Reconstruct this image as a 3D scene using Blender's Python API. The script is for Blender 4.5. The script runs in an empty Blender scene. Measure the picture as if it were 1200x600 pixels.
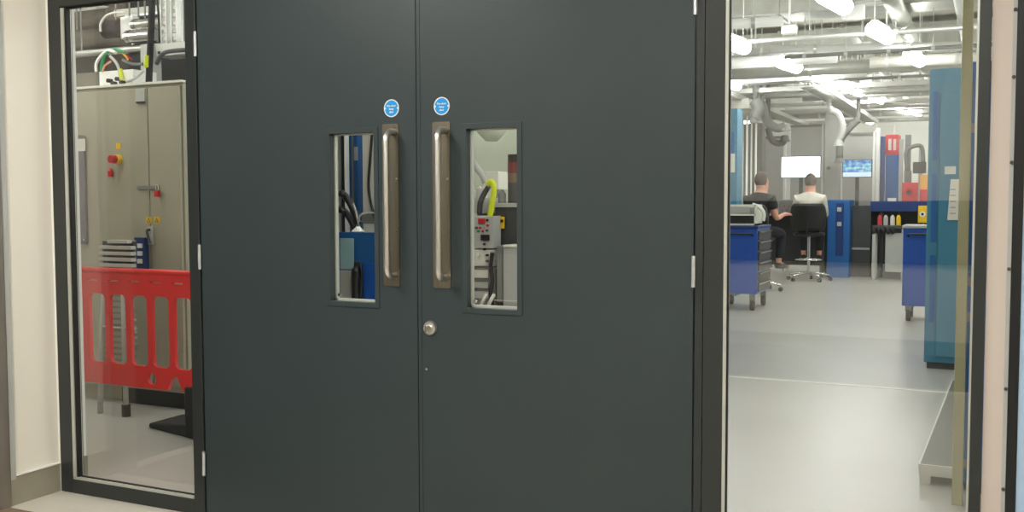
import bpy, bmesh, math, random
from mathutils import Vector, Matrix
random.seed(7)
PI = math.pi
COL = bpy.context.scene.collection
SC = bpy.context.scene

# ------------------------------------------------------------------ camera maths
F, YAW, PITCH, ROLL = 1170.5, math.radians(25.62), math.radians(3.29), math.radians(-.16)
CAM = Vector((1.83, -3.05, 1.276))
fw = Vector((-math.sin(YAW)*math.cos(PITCH), math.cos(YAW)*math.cos(PITCH), -math.sin(PITCH)))
rt0 = Vector((math.cos(YAW), math.sin(YAW), 0)); up0 = rt0.cross(fw)
rt = math.cos(ROLL)*rt0 + math.sin(ROLL)*up0
up = -math.sin(ROLL)*rt0 + math.cos(ROLL)*up0
def at(x, y, Y):
    "measured point of the photograph, at distance Y beyond the door wall"
    d = fw*F + rt*(x-600) - up*(y-300)
    return CAM + d*((Y-CAM.y)/d.y)
def atz(x, y, Z):
    d = fw*F + rt*(x-600) - up*(y-300)
    return CAM + d*((Z-CAM.z)/d.z)

# ------------------------------------------------------------------ materials
def lin(c): return tuple((v/255/12.92 if v/255 <= .04045 else ((v/255+.055)/1.055)**2.4) for v in c)
MATS = {}
def mat(name, rgb, rough=.5, metal=0, bump=0, bscale=60, var=0, vscale=4, spec=.5, emit=None, stretch=None, coat=0, alpha=None):
    if name in MATS: return MATS[name]
    m = bpy.data.materials.new(name); m.use_nodes = True; MATS[name] = m
    nt = m.node_tree; b = nt.nodes['Principled BSDF']
    c = lin(rgb)
    b.inputs['Base Color'].default_value = (*c, 1)
    b.inputs['Roughness'].default_value = rough
    b.inputs['Metallic'].default_value = metal
    b.inputs['Specular IOR Level'].default_value = spec
    b.inputs['Coat Weight'].default_value = coat
    if emit:
        b.inputs['Emission Color'].default_value = (*lin(emit[0]), 1); b.inputs['Emission Strength'].default_value = emit[1]
    tc = nt.nodes.new('ShaderNodeTexCoord'); mp = nt.nodes.new('ShaderNodeMapping')
    nt.links.new(tc.outputs['Object'], mp.inputs['Vector'])
    if stretch: mp.inputs['Scale'].default_value = stretch
    if var:
        n = nt.nodes.new('ShaderNodeTexNoise'); n.inputs['Scale'].default_value = vscale; n.inputs['Detail'].default_value = 6
        nt.links.new(mp.outputs['Vector'], n.inputs['Vector'])
        r = nt.nodes.new('ShaderNodeValToRGB')
        r.color_ramp.elements[0].position = .3; r.color_ramp.elements[1].position = .7
        r.color_ramp.elements[0].color = (*[v*(1-var) for v in c], 1)
        r.color_ramp.elements[1].color = (*[min(1, v*(1+var)) for v in c], 1)
        nt.links.new(n.outputs['Fac'], r.inputs['Fac']); nt.links.new(r.outputs['Color'], b.inputs['Base Color'])
    if bump:
        n = nt.nodes.new('ShaderNodeTexNoise'); n.inputs['Scale'].default_value = bscale; n.inputs['Detail'].default_value = 4
        nt.links.new(mp.outputs['Vector'], n.inputs['Vector'])
        bp = nt.nodes.new('ShaderNodeBump'); bp.inputs['Strength'].default_value = bump; bp.inputs['Distance'].default_value = .002
        nt.links.new(n.outputs['Fac'], bp.inputs['Height']); nt.links.new(bp.outputs['Normal'], b.inputs['Normal'])
    return m
def glass_mat(name, f0, tint=(1, 1, 1)):
    m = bpy.data.materials.new(name); m.use_nodes = True; nt = m.node_tree; nt.nodes.clear()
    o = nt.nodes.new('ShaderNodeOutputMaterial'); mx = nt.nodes.new('ShaderNodeMixShader')
    t = nt.nodes.new('ShaderNodeBsdfTransparent'); t.inputs[0].default_value = (*tint, 1)
    g = nt.nodes.new('ShaderNodeBsdfGlossy'); g.inputs['Roughness'].default_value = 0.0
    lw = nt.nodes.new('ShaderNodeLayerWeight')
    p = nt.nodes.new('ShaderNodeMath'); p.operation = 'POWER'; p.inputs[1].default_value = 5 
    # layer weight blend .5 gives plain 1-cos
    lw.inputs['Blend'].default_value = .5
    k = nt.nodes.new('ShaderNodeMath'); k.operation = 'MULTIPLY_ADD'; k.inputs[1].default_value = 1-f0; k.inputs[2].default_value = f0
    nt.links.new(lw.outputs['Facing'], p.inputs[0]); nt.links.new(p.outputs[0], k.inputs[0])
    nt.links.new(k.outputs[0], mx.inputs[0]); nt.links.new(t.outputs[0], mx.inputs[1]); nt.links.new(g.outputs[0], mx.inputs[2])
    nt.links.new(mx.outputs[0], o.inputs[0]); MATS[name] = m
    return m

DOOR = mat('door_paint', (51, 61, 63), .42, bump=.12, bscale=350, var=.05, vscale=3, spec=.45)
FRAME = mat('frame_paint', (43, 47, 46), .4, bump=.05, bscale=200, spec=.5)
GASKET = mat('gasket', (12, 12, 12), .6)
BEAD = mat('aluminium_bead', (200, 202, 192), .35, .4)
CREAM = mat('cream_wall_paint', (236, 230, 217), .75, bump=.1, bscale=180, var=.015, vscale=2)
CREAM2 = mat('right_wall_cream', (208, 196, 186), .75, bump=.1, bscale=180)  # one even tone, darker and pinker than the other cream walls
SKIRT = mat('skirting_vinyl', (150, 144, 126), .5, var=.06, vscale=9)
SEAL = mat('sealant', (235, 235, 228), .5)
STEEL = mat('brushed_steel', (222, 218, 212), .3, 1, bump=.1, bscale=90, stretch=(14, 14, .5), var=.05, vscale=20)
STEELD = mat('satin_steel_plate', (142, 134, 118), .36, 1, bump=.15, bscale=90, stretch=(14, 14, .4), var=.1, vscale=14)
CHROME = mat('chrome', (215, 215, 212), .15, 1)
HINGE = mat('hinge_steel', (222, 224, 226), .25, .6)
COLM = mat('column_steel', (150, 142, 134), .4, .8, var=.12, vscale=3, stretch=(8, 8, .6))
SIGNB = mat('sign_blue', (0, 150, 226), .5)
WHITE = mat('white_enamel', (232, 234, 230), .45)
OFFW = mat('off_white', (214, 214, 204), .5, var=.04)
LGREY = mat('light_grey', (176, 178, 174), .5, var=.05)
MGREY = mat('mid_grey', (122, 125, 122), .5, var=.07)
DGREY = mat('dark_grey', (62, 64, 64), .55, var=.08)
BLACK = mat('black_plastic', (15, 15, 16), .45)
RUBBER = mat('black_rubber', (14, 14, 15), .8)
CABM = mat('cabinet_khaki_grey', (158, 156, 138), .5, var=.05, vscale=2)
PURPG = mat('purple_grey_panel', (104, 102, 112), .5)
RED = mat('red_plastic', (214, 28, 26), .4, var=.06, vscale=5)
REDK = mat('red_knob', (190, 20, 28), .35)
YEL = mat('yellow_label', (226, 186, 20), .5)
HIV = mat('hi_vis_yellow', (200, 214, 20), .6)
GREEN = mat('green_wire', (10, 140, 84), .4)
ORANGE = mat('orange_wire', (222, 150, 110), .5)
BLUE = mat('blue_enamel', (20, 76, 166), .35, var=.05)
BLUE2 = mat('blue_partition', (10, 92, 160), .5, var=.05)
BLUED = mat('deep_blue', (14, 50, 110), .4)
TEAL = mat('teal_blue_cabinet', (54, 122, 150), .45, var=.04, vscale=3)
PALEB = mat('pale_blue_panel', (176, 204, 232), .5)
LBLUE = mat('light_blue_grey', (150, 188, 196), .5)
TAN = mat('tan_post_paint', (168, 166, 130), .5, var=.04)
DUCT = mat('galvanised_duct', (190, 192, 186), .38, .55, var=.12, vscale=6)
DUCTD = mat('grey_brown_duct', (104, 100, 90), .55, .1, var=.15, vscale=3)
CONC = mat('ceiling_slab_paint', (176, 176, 166), .8, var=.08, vscale=1.2, bump=.2, bscale=20)
LABW = mat('lab_wall_paint', (226, 228, 222), .75, var=.02)
DARKW = mat('dark_grey_wall_paint', (62, 60, 54), .7, var=.08)
MOUNT = mat('tray_zinc', (206, 208, 204), .35, .5)
SKIN = mat('skin', (206, 150, 128), .55)
HAIR = mat('dark_hair', (74, 62, 56), .7, bump=.4, bscale=200)
TSHIRT = mat('black_t_shirt', (38, 38, 42), .85, bump=.2, bscale=80)
SHIRTW = mat('off_white_knit', (206, 204, 192), .9, bump=.6, bscale=60, var=.06, vscale=25)
JEANS = mat('dark_trousers', (24, 26, 34), .9)
DARKRED = mat('dark_red_paint', (110, 24, 30), .4)
PINKR = mat('red_panel', (206, 60, 72), .5)
BAG = mat('pale_duct_fabric', (196, 204, 184), .6, var=.05)
BAND = mat('dark_dado', (34, 36, 36), .5)
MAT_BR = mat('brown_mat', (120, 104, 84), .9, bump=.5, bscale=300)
def floor_mat(name, rgb, rgb2, rough):
    m = mat(name, rgb, rough, spec=.5, bump=.05, bscale=8)
    nt = m.node_tree; b = nt.nodes['Principled BSDF']
    tc = nt.nodes.new('ShaderNodeTexCoord')
    n = nt.nodes.new('ShaderNodeTexNoise'); n.inputs['Scale'].default_value = 1.1; n.inputs['Detail'].default_value = 8
    n2 = nt.nodes.new('ShaderNodeTexNoise'); n2.inputs['Scale'].default_value = 300
    nt.links.new(tc.outputs['Object'], n.inputs['Vector']); nt.links.new(tc.outputs['Object'], n2.inputs['Vector'])
    r = nt.nodes.new('ShaderNodeValToRGB'); r.color_ramp.elements[0].position = .35; r.color_ramp.elements[1].position = .65
    r.color_ramp.elements[0].color = (*lin(rgb), 1); r.color_ramp.elements[1].color = (*lin(rgb2), 1)
    mx = nt.nodes.new('ShaderNodeMix'); mx.data_type = 'RGBA'; mx.inputs[0].default_value = .1
    nt.links.new(n.outputs['Fac'], r.inputs['Fac']); nt.links.new(r.outputs['Color'], mx.inputs[6]); nt.links.new(n2.outputs['Color'], mx.inputs[7])
    nt.links.new(mx.outputs[2], b.inputs['Base Color'])
    return m
FLOORL = floor_mat('lab_floor_vinyl', (163, 163, 154), (171, 171, 163), .3)
FLOORC = floor_mat('corridor_floor_vinyl', (196, 190, 174), (206, 200, 186), .35)
GLASS = glass_mat('clear_glass', .078)
GLASSV = glass_mat('vision_glass', .03)
LAMP = mat('lamp_diffuser', (255, 255, 250), .4, emit=((255, 255, 250), 36))
LAMPC = mat('corridor_light_diffuser', (255, 250, 240), .4, emit=((255, 252, 247), 40))
SCRW = mat('lit_white_screen', (200, 240, 245), .3, emit=((225, 250, 255), 1.6))
def screen_mat():
    m = mat('lit_picture_screen', (60, 140, 210), .3)
    nt = m.node_tree; b = nt.nodes['Principled BSDF']
    tc = nt.nodes.new('ShaderNodeTexCoord'); sp = nt.nodes.new('ShaderNodeSeparateXYZ')
    nt.links.new(tc.outputs['Generated'], sp.inputs[0])
    v = nt.nodes.new('ShaderNodeTexNoise'); v.inputs['Scale'].default_value = 5
    nt.links.new(tc.outputs['Generated'], v.inputs['Vector'])
    r = nt.nodes.new('ShaderNodeValToRGB')
    e = r.color_ramp.elements; e[0].position = .4; e[0].color = (*lin((40, 110, 200)), 1); e[1].position = .65; e[1].color = (*lin((170, 235, 235)), 1)
    nt.links.new(v.outputs['Fac'], r.inputs[0])
    s = nt.nodes.new('ShaderNodeValToRGB'); s.color_ramp.interpolation = 'CONSTANT'
    s.color_ramp.elements[0].color = (1, 1, 1, 1); s.color_ramp.elements[1].position = .28; s.color_ramp.elements[1].color = (0, 0, 0, 1)
    nt.links.new(sp.outputs[2], s.inputs[0])
    mx = nt.nodes.new('ShaderNodeMix'); mx.data_type = 'RGBA'
    nt.links.new(s.outputs[0], mx.inputs[0]); nt.links.new(r.outputs[0], mx.inputs[6]); mx.inputs[7].default_value = (.75, .92, 1, 1)
    nt.links.new(mx.outputs[2], b.inputs['Emission Color']); b.inputs['Emission Strength'].default_value = 1.0
    b.inputs['Base Color'].default_value = (.02, .02, .02, 1)
    return m
SCRB = screen_mat()

# ------------------------------------------------------------------ geometry helpers
def wloc(o):
    v = Vector((0, 0, 0))
    while o: v += o.location; o = o.parent
    return v
def tag(o, label=None, cat=None, group=None, kind=None):
    if label: o['label'] = label
    if cat: o['category'] = cat
    if group: o['group'] = group
    if kind: o['kind'] = kind
    return o
def empty(name, loc, label=None, cat=None, group=None, kind=None):
    o = bpy.data.objects.new(name, None); COL.objects.link(o); o.location = Vector(loc); o.empty_display_size = .1
    return tag(o, label, cat, group, kind)
def link_mesh(name, me, m, parent=None, bevel=0, smooth=False, origin=None):
    pts = [v.co for v in me.vertices]
    if parent: off = wloc(parent)
    elif origin is not None: off = Vector(origin)
    else:
        mn = [min(p[i] for p in pts) for i in range(3)]; mx_ = [max(p[i] for p in pts) for i in range(3)]
        off = Vector(((mn[0]+mx_[0])/2, (mn[1]+mx_[1])/2, mn[2]))
    me.transform(Matrix.Translation(-off))
    if m: me.materials.clear(); me.materials.append(m)
    o = bpy.data.objects.new(name, me); COL.objects.link(o)
    if parent: o.parent = parent
    else: o.location = off
    if smooth:
        for p in me.polygons: p.use_smooth = True
    if bevel:
        b = o.modifiers.new('bevel', 'BEVEL'); b.width = bevel; b.segments = 2; b.limit_method = 'ANGLE'
    return o
class MB:
    def __init__(s): s.bm = bmesh.new()
    def box(s, x0, x1, y0, y1, z0, z1):
        x0, x1 = sorted((x0, x1)); y0, y1 = sorted((y0, y1)); z0, z1 = sorted((z0, z1))
        v = [s.bm.verts.new((x, y, z)) for x in (x0, x1) for y in (y0, y1) for z in (z0, z1)]
        for f in ((0, 1, 3, 2), (4, 6, 7, 5), (0, 4, 5, 1), (2, 3, 7, 6), (0, 2, 6, 4), (1, 5, 7, 3)):
            s.bm.faces.new([v[i] for i in f])
        return s
    def hexa(s, pts):
        v = [s.bm.verts.new(p) for p in pts]
        for f in ((0, 1, 3, 2), (4, 6, 7, 5), (0, 4, 5, 1), (2, 3, 7, 6), (0, 2, 6, 4), (1, 5, 7, 3)):
            s.bm.faces.new([v[i] for i in f])
        return s
    def tube(s, pts, r, seg=12, smooth=0, cap=True, closed=False):
        pts = [Vector(p) for p in pts]
        if smooth:
            q = []; n = len(pts)
            for i in range(n-1):
                p0, p1, p2, p3 = pts[max(i-1, 0)], pts[i], pts[i+1], pts[min(i+2, n-1)]
                for k in range(smooth):
                    t = k/smooth
                    q.append(.5*((2*p1)+(-p0+p2)*t+(2*p0-5*p1+4*p2-p3)*t*t+(-p0+3*p1-3*p2+p3)*t**3))
            q.append(pts[-1]); pts = q
        rs = r if isinstance(r, (list, tuple)) else [r]*len(pts)
        rings = []; prev = None
        for i, p in enumerate(pts):
            d = (pts[min(i+1, len(pts)-1)]-pts[max(i-1, 0)]).normalized()
            if prev is None:
                a = Vector((0, 0, 1)) if abs(d.z) < .9 else Vector((1, 0, 0))
                u = d.cross(a).normalized()
            else: u = (prev - d*prev.dot(d)).normalized()
            prev = u; w = d.cross(u)
            rings.append([s.bm.verts.new(p + rs[min(i, len(rs)-1)]*(math.cos(2*PI*k/seg)*u+math.sin(2*PI*k/seg)*w)) for k in range(seg)])
        for a, b in zip(rings, rings[1:]):
            for k in range(seg): s.bm.faces.new((a[k], a[(k+1) % seg], b[(k+1) % seg], b[k]))
        if cap: s.bm.faces.new(rings[0][::-1]); s.bm.faces.new(rings[-1])
        return s
    def cyl(s, a, b, r, seg=20, r2=None): return s.tube([a, b], [r, r if r2 is None else r2], seg)
    def ball(s, c, r, sc=(1, 1, 1), seg=16):
        bmesh.ops.create_uvsphere(s.bm, u_segments=seg, v_segments=seg//2+2, radius=r, matrix=Matrix.Translation(c) @ Matrix.Diagonal((*sc, 1)))
        return s
    def torus(s, c, R, r, axis='Z', seg=28, n=8):
        c = Vector(c); rings = []
        for i in range(seg):
            t = 2*PI*i/seg
            for_ = []
            for k in range(n):
                p = 2*PI*k/n; a = (R+r*math.cos(p)); v = (a*math.cos(t), a*math.sin(t), r*math.sin(p))
                if axis == 'Y': v = (v[0], v[2], v[1])
                for_.append(s.bm.verts.new(c+Vector(v)))
            rings.append(for_)
        for i in range(seg):
            a, b = rings[i], rings[(i+1) % seg]
            for k in range(n): s.bm.faces.new((a[k], a[(k+1) % n], b[(k+1) % n], b[k]))
        return s
    def build(s, name, m, parent=None, bevel=0, smooth=False, origin=None):
        bmesh.ops.recalc_face_normals(s.bm, faces=s.bm.faces[:])
        me = bpy.data.meshes.new(name); s.bm.to_mesh(me); s.bm.free()
        return link_mesh(name, me, m, parent, bevel, smooth, origin)
def B(x0, x1, y0, y1, z0, z1): return MB().box(x0, x1, y0, y1, z0, z1)
def plate(outline, holes, th, Y, name, m, parent=None):
    "flat plate in the XZ plane at Y with holes"
    cu = bpy.data.curves.new('t', 'CURVE'); cu.dimensions = '2D'; cu.fill_mode = 'BOTH'; cu.extrude = th/2
    for pts in [outline]+holes:
        sp = cu.splines.new('POLY'); sp.points.add(len(pts)-1); sp.use_cyclic_u = True
        for q, p in zip(sp.points, pts): q.co = (p[0], p[1], 0, 1)
    t = bpy.data.objects.new('t', cu); COL.objects.link(t)
    me = bpy.data.meshes.new_from_object(t); bpy.data.objects.remove(t); bpy.data.curves.remove(cu)
    for v in me.vertices: x, y, z = v.co; v.co = (x, Y - z, y)
    return link_mesh(name, me, m, parent)
def rr(x0, x1, z0, z1, r, n=5):
    pts = []
    for cx, cz, a in ((x1-r, z1-r, 0), (x0+r, z1-r, 90), (x0+r, z0+r, 180), (x1-r, z0+r, 270)):
        for k in range(n+1):
            t = math.radians(a+90*k/n); pts.append((cx+r*math.cos(t), cz+r*math.sin(t)))
    return pts
def circ(cx, cz, r, n=32): return [(cx+r*math.cos(2*PI*k/n), cz+r*math.sin(2*PI*k/n)) for k in range(n)]
def text(body, x, z, Y, size, name, m, parent, ax='CENTER'):
    cu = bpy.data.curves.new('t', 'FONT'); cu.body = body; cu.size = size; cu.align_x = ax; cu.align_y = 'CENTER'; cu.extrude = .0004; cu.offset = size*.012
    t = bpy.data.objects.new('t', cu); COL.objects.link(t)
    me = bpy.data.meshes.new_from_object(t); bpy.data.objects.remove(t); bpy.data.curves.remove(cu)
    for v in me.vertices: a, b, c = v.co; v.co = (x+a, Y-c, z+b)
    return link_mesh(name, me, m, parent)
def copy_tree(o, parent=None):
    c = o.copy(); COL.objects.link(c)
    if parent: c.parent = parent
    for ch in list(o.children): copy_tree(ch, c)
    return c
def struct(o): o['kind'] = 'structure'; return o

# ================================================================== SETTING
H = 2.092; CW = 2.75; LC = 3.75; LY = 21.0
struct(B(-3.2, 3.4, -5.6, .06, -.12, 0).build('floor', FLOORC))
struct(B(-6.6, 3.4, .06, LY+.1, -.12, 0).build('floor', FLOORL))
struct(B(-3.2, 3.4, -5.6, 0.0, CW, CW+.1).build('ceiling', OFFW))
struct(B(-6.6, 3.4, .12, LY+.1, LC, LC+.1).build('ceiling', CONC))
struct(B(-3.2, 1.822, 0, .12, H+.07, LC+.1).build('wall_front', CREAM))
struct(B(-6.6, -1.90, .0, .12, 0, LC+.1).build('wall_lab_front', CREAM)) if False else None
struct(B(-6.6, -1.96, .10, .138, 0, LC).build('wall_front', CREAM))
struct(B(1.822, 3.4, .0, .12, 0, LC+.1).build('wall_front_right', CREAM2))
struct(B(-3.2, 3.4, -5.7, -5.6, 0, CW).build('wall_back', CREAM))
struct(B(-3.3, -3.2, -5.7, .1, 0, CW).build('wall_left', CREAM))
struct(B(3.4, 3.5, -5.7, .12, 0, CW).build('wall_right', CREAM))
struct(B(-3.2, 3.4, -5.6, -5.585, 0, .12).build('baseboard_back', SKIRT))
struct(B(-3.2, 3.4, -5.585, -4.05, 0, .003).build('trim_15', BAND))
struct(B(-3.2, 3.4, -4.05, -3.99, 0, .003).build('trim_14', SEAL))
struct(B(-3.2, 3.4, -5.6, -5.57, .74, 1.25).build('trim_1', BAND))
struct(B(-6.7, -6.6, 0.1, LY+.1, 0, LC).build('wall_lab_left', LABW))
struct(B(3.4, 3.5, .12, LY+.1, 0, LC).build('wall_lab_right', LABW))
struct(B(-6.6, 3.4, LY, LY+.1, 0, LC).build('wall_lab_back', LABW))
struct(B(-6.6, -3.55, 3.2, 3.3, 0, LC).build('wall_partition', DARKW))
# return wall on the left with its skirting and the steel clad jamb at its end
XW = -1.836
w = struct(B(-1.96, XW, -.27, 0.0, 0, CW).build('wall_return', CREAM))
struct(B(XW, XW+.008, -.27, .0, 0, .122).build('baseboard_left', SKIRT))
struct(B(XW, XW+.012, -.27, .0, .122, .128).build('trim_2', SEAL))
struct(B(XW, XW+.014, -.010, -.002, 0, CW).build('trim_3', SEAL))
jb = MB().box(-2.06, -1.815, -.40, -.262, 0, CW).build('trim_4', COLM, bevel=.006); struct(jb)
struct(B(-1.99, -1.90, -2.9, -.40, 0, 2.66).build('added_dark_panel', DOOR))  # unseen dark panel added to darken the reflection in the left glass
struct(B(-1.99, -1.90, -2.9, -.40, 2.66, CW).build('wall_over_added_panel', CREAM))
struct(B(-1.96, -1.822, -.262, -.235, .11, CW).build('trim_5', LGREY))
# wall thickness seen behind the left sidelight
struct(B(-1.96, -1.836, .055, .138, 0, LC).build('wall_reveal', WHITE))
struct(B(-1.836, -1.829, .055, .138, 0, .122).build('baseboard_reveal', SKIRT))
# thin pale strip across the lab floor
struct(B(0.0, 1.75, 4.0, 4.03, 0, .002).build('trim_6', OFFW))

# ------------------------------------------------------------------ glazed side screens
FY0, FY1 = -.012, .05
def sidelight(name, xs, bead_l, label):
    x0, x1, g0, g1 = xs
    r = empty(name, ((x0+x1)/2, 0, 0), kind='structure')
    m = MB()
    m.box(x0, g0-.030 if bead_l else g0-.012, FY0, FY1, 0, H+.07)
    m.box(g1+.005, x1, FY0, FY1, 0, H+.07)
    sl = g0-.030 if bead_l else g0-.012
    m.box(sl, g1+.005, FY0, FY1, H, H+.07); m.box(sl, g1+.005, FY0, FY1, 0, .062)
    m.build('window_frame', FRAME, r, bevel=.002)
    k = MB(); a = g0-.030 if bead_l else g0-.012; b_ = a+.018 if bead_l else a+.010
    k.box(a, b_, -.009, .03, .066, H-.004); k.box(a, g1, -.009, .03, .062, .072); k.box(g1-.001, g1+.005, .000, .03, .066, H-.004)
    k.build('glazing_bead', BEAD, r)
    s = MB(); s.box(b_, g0, -.004, .016, .07, H-.004); s.box(b_, g1-.003, .004, .016, .07, .076)
    s.box(b_, g1, .004, .016, H-.008, H-.001)
    s.build('gasket', GASKET, r)
    B(g0-.004, g1+.002, .006, .012, .072, H-.005).build('glass_pane', GLASS, r)
    return r
sidelight('window_1', (-1.824, -1.004, -1.722, -1.064), True, '')
sidelight('window_2', (1.030, 1.820, 1.104, 1.785), False, '')
# door lining
struct(B(-1.064, -1.004, FY0+.001, .06, 0, H).build('trim_7', FRAME)) if False else None
struct(B(1.004, 1.028, FY0+.001, .06, 0, H+.07).build('trim_8', FRAME))
struct(B(-1.004, 1.028, FY0+.001, .06, H, H+.07).build('trim_9', FRAME))
struct(B(1.0275, 1.0305, .0, .05, 0, H+.07).build('trim_10', GASKET))
# right hand edge: jamb of the next doorway
struct(B(1.872, 1.882, -.010, .0, 0, CW).build('trim_11', LGREY))
q = MB().box(1.882, 1.908, -.014, .0, 0, CW)
struct(q.build('trim_12', BLACK, bevel=.002))
for z in (.47, .75, 1.08, 1.37, 1.60, 1.78):
    o = MB().cyl((1.877, -.016, z), (1.877, -.009, z), .005, 10).build('screw', DGREY); struct(o); o.name = 'trim_13'
struct(B(1.908, 2.8, -.008, .0, 0, CW).build('door_3', PALEB))

# ------------------------------------------------------------------ the double doors
DY0, DY1 = -.008, .040
def leaf(name, x0, x1, win, flip):
    r = empty(name, ((x0+x1)/2, 0, 0), kind='structure')
    a, b, c, d = win
    m = MB(); zt = H-.004
    m.box(x0, a, DY0, DY1, .006, zt); m.box(b, x1, DY0, DY1, .006, zt)
    m.box(a, b, DY0, DY1, .006, c); m.box(a, b, DY0, DY1, d, zt)
    m.build('leaf', DOOR, r)
    k = MB(); w_ = .018
    # moulded frame of the vision panel, slightly proud of the leaf
    for (p, q_, s, t) in ((a-w_, a+.001, c-w_, d+w_), (b-.001, b+w_, c-w_, d+w_), (a, b, c-w_, c+.001), (a, b, d-.001, d+w_)):
        k.box(p, q_, DY0-.0035, DY0+.002, s, t)
    k.build('vision_panel_frame', DOOR, r, bevel=.0012)
    # lighter edge trim round the pane at the back of the recess
    e = MB(); t_ = .006
    for (p, q_, s, t) in ((a, a+t_, c, d), (b-.003, b, c, d), (a, b, c, c+.008), (a, b, d-t_, d)):
        e.box(p, q_, .020, .036, s, t)
    e.build('edge_trim', BEAD, r)
    B(a+.002, b-.002, .024, .029, c+.002, d-.002).build('glass_pane', GLASSV, r)
    s = MB().cyl((a+.018, .016, c+.022), (a+.018, .0235, c+.022), .006, 14).build('screw', CHROME, r, smooth=False)
    return r
dl = leaf('door_1', -.997, -.002, (-.374, -.178, .898, 1.516), 0)
dr = leaf('door_2', .002, .997, (.198, .392, .898, 1.516), 1)
B(-.006, -.001, -.004, .038, .006, H-.004).build('seal', GASKET, dl)
# narrow raised meeting strip on the right leaf
B(.0025, .016, DY0-.0016, DY0+.001, .006, H-.004).build('meeting_strip', DOOR, dr)
for par, x in ((dl, -1.0), (dr, 1.0)):
    for z in (1.885, 1.048, .217):
        h = MB().cyl((x, DY0-.009, z-.049), (x, DY0-.009, z+.049), .0066, 14)
        h.build('hinge', HINGE, par, smooth=False)
for par, x0, x1, bx in ((dl, -.141, -.073, -.160+.008), (dr, .066, .136, .044+.008)):
    hp = plate(rr(x0, x1, .963, 1.543, .008), [], .004, DY0-.0018, 'handle_plate', STEELD, par); hp['label'] = 'satin steel back plate of the pull handle'
    zc0, zc1, yo = 1.000, 1.512, DY0-.062
    xc = (x0+x1)/2 + .018
    pts = []
    R_ = .034
    pts.append((xc, DY0-.003, zc1))
    for k in range(7):
        t = k/6*PI/2; pts.append((xc, yo+R_*(1-math.sin(t)), zc1-R_*(1-math.cos(t)) ))
    for k in range(7):
        t = k/6*PI/2; pts.append((xc, yo+R_*(1-math.cos(t)), zc0+R_*(1-math.sin(t))))
    pts.append((xc, DY0-.003, zc0))
    hb = MB().tube(pts, .0125, 16).build('pull_handle', STEEL, par, smooth=True); hb['label'] = 'D shaped brushed steel pull handle'
    for z in (1.16, 1.345): MB().cyl((x1-.010, DY0-.0055, z), (x1-.010, DY0-.003, z), .0042, 10).build('screw', CHROME, par)
for par, x, z in ((dl, -.102, 1.598), (dr, .103, 1.597)):
    s = plate(circ(x, z, .0315), [], .0012, DY0-.0008, 'fire_door_sign', SIGNB, par); s['label'] = 'round blue sign with white ring and lettering'
    plate(circ(x, z, .0315), [circ(x, z, .0278)], .0008, DY0-.0018, 'ring', WHITE, s)
    MB().cyl((x-.0262, DY0-.0012, z), (x-.0262, DY0-.0024, z), .0036, 10).build('dot', WHITE, s)
    MB().cyl((x+.0262, DY0-.0012, z), (x+.0262, DY0-.0024, z), .0036, 10).build('dot', WHITE, s)
    text('Fire door', x, z+.0085, DY0-.0020, .0098, 'lettering', WHITE, s)
    text('keep', x, z-.0025, DY0-.0020, .0105, 'lettering', WHITE, s)
    text('shut', x, z-.0135, DY0-.0020, .0105, 'lettering', WHITE, s)
lk = MB().cyl((.051, DY0, .820), (.051, DY0-.010, .820), .0265, 28, r2=.0235).build('lock_rose', STEEL, dr)
MB().cyl((.051, DY0-.010, .820), (.051, DY0-.020, .820), .014, 20, r2=.012).build('lock_cylinder', CHROME, lk)
B(.0475, .0545, DY0-.036, DY0-.019, .808, .833).build('thumb_turn', CHROME, lk, bevel=.002)
MB().cyl((.034, DY0-.001, .672), (.034, DY0-.003, .672), .0038, 12).build('plug', LGREY, dr)

# ------------------------------------------------------------------ corridor lights (real panels in its ceiling)
def clamp_light(x, y, lab):
    r = empty('ceiling_light', (x, y, CW-.03), lab, 'ceiling light', 'ceiling panel lights of the corridor')
    B(x-.31, x+.31, y-.31, y+.31, CW-.028, CW-.001).build('housing', WHITE, r)
    B(x-.285, x+.285, y-.285, y+.285, CW-.034, CW-.0285).build('diffuser', LAMPC, r)
for i, (x, y) in enumerate(((-.85, -1.45), (1.3, -1.9), (-1.2, -4.1), (1.3, -4.1))):
    clamp_light(x, y, 'square panel light in the corridor ceiling facing the doors')

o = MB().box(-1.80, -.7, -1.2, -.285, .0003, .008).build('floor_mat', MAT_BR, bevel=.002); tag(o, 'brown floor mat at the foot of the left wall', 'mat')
# ================================================================== LEFT BAY (behind the left pane)
# khaki grey electrical cabinet
Yc = 1.5
cl, cr = at(84, 300, Yc).x, at(218, 300, Yc).x
ct = at(150, 101, Yc).z
cab = empty('electrical_cabinet', ((cl+cr)/2, Yc+.25, 0), 'tall khaki grey electrical cabinet behind the red barrier', 'cabinet')
B(cl-.3, cr, Yc, Yc+.5, .1, ct).build('body', CABM, cab, bevel=.004)
B(at(136, 300, Yc).x, cr-.01, Yc+.02, Yc+.48, 0, .1).build('plinth', BLACK, cab)
B(cl-.27, at(136, 300, Yc).x, Yc+.06, Yc+.48, 0, .1).build('plinth', CABM, cab)
g = at(179, 250, Yc).x
B(cl-.29, g-.003, Yc-.022, Yc-.001, .14, ct-.02).build('door', CABM, cab, bevel=.003)
d2 = B(g+.003, cr-.012, Yc-.022, Yc-.001, .14, ct-.02).build('door', CABM, cab, bevel=.003)
B(cl-.31, cr+.01, Yc-.02, Yc+.51, ct, ct+.014).build('top_edge', OFFW, cab)
Yf = Yc-.023
a = at(166, 113, Yf); B(a.x-.045, a.x+.03, Yf-.006, Yf, a.z-.035, a.z+.045).build('name_plate', LGREY, cab)
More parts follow.
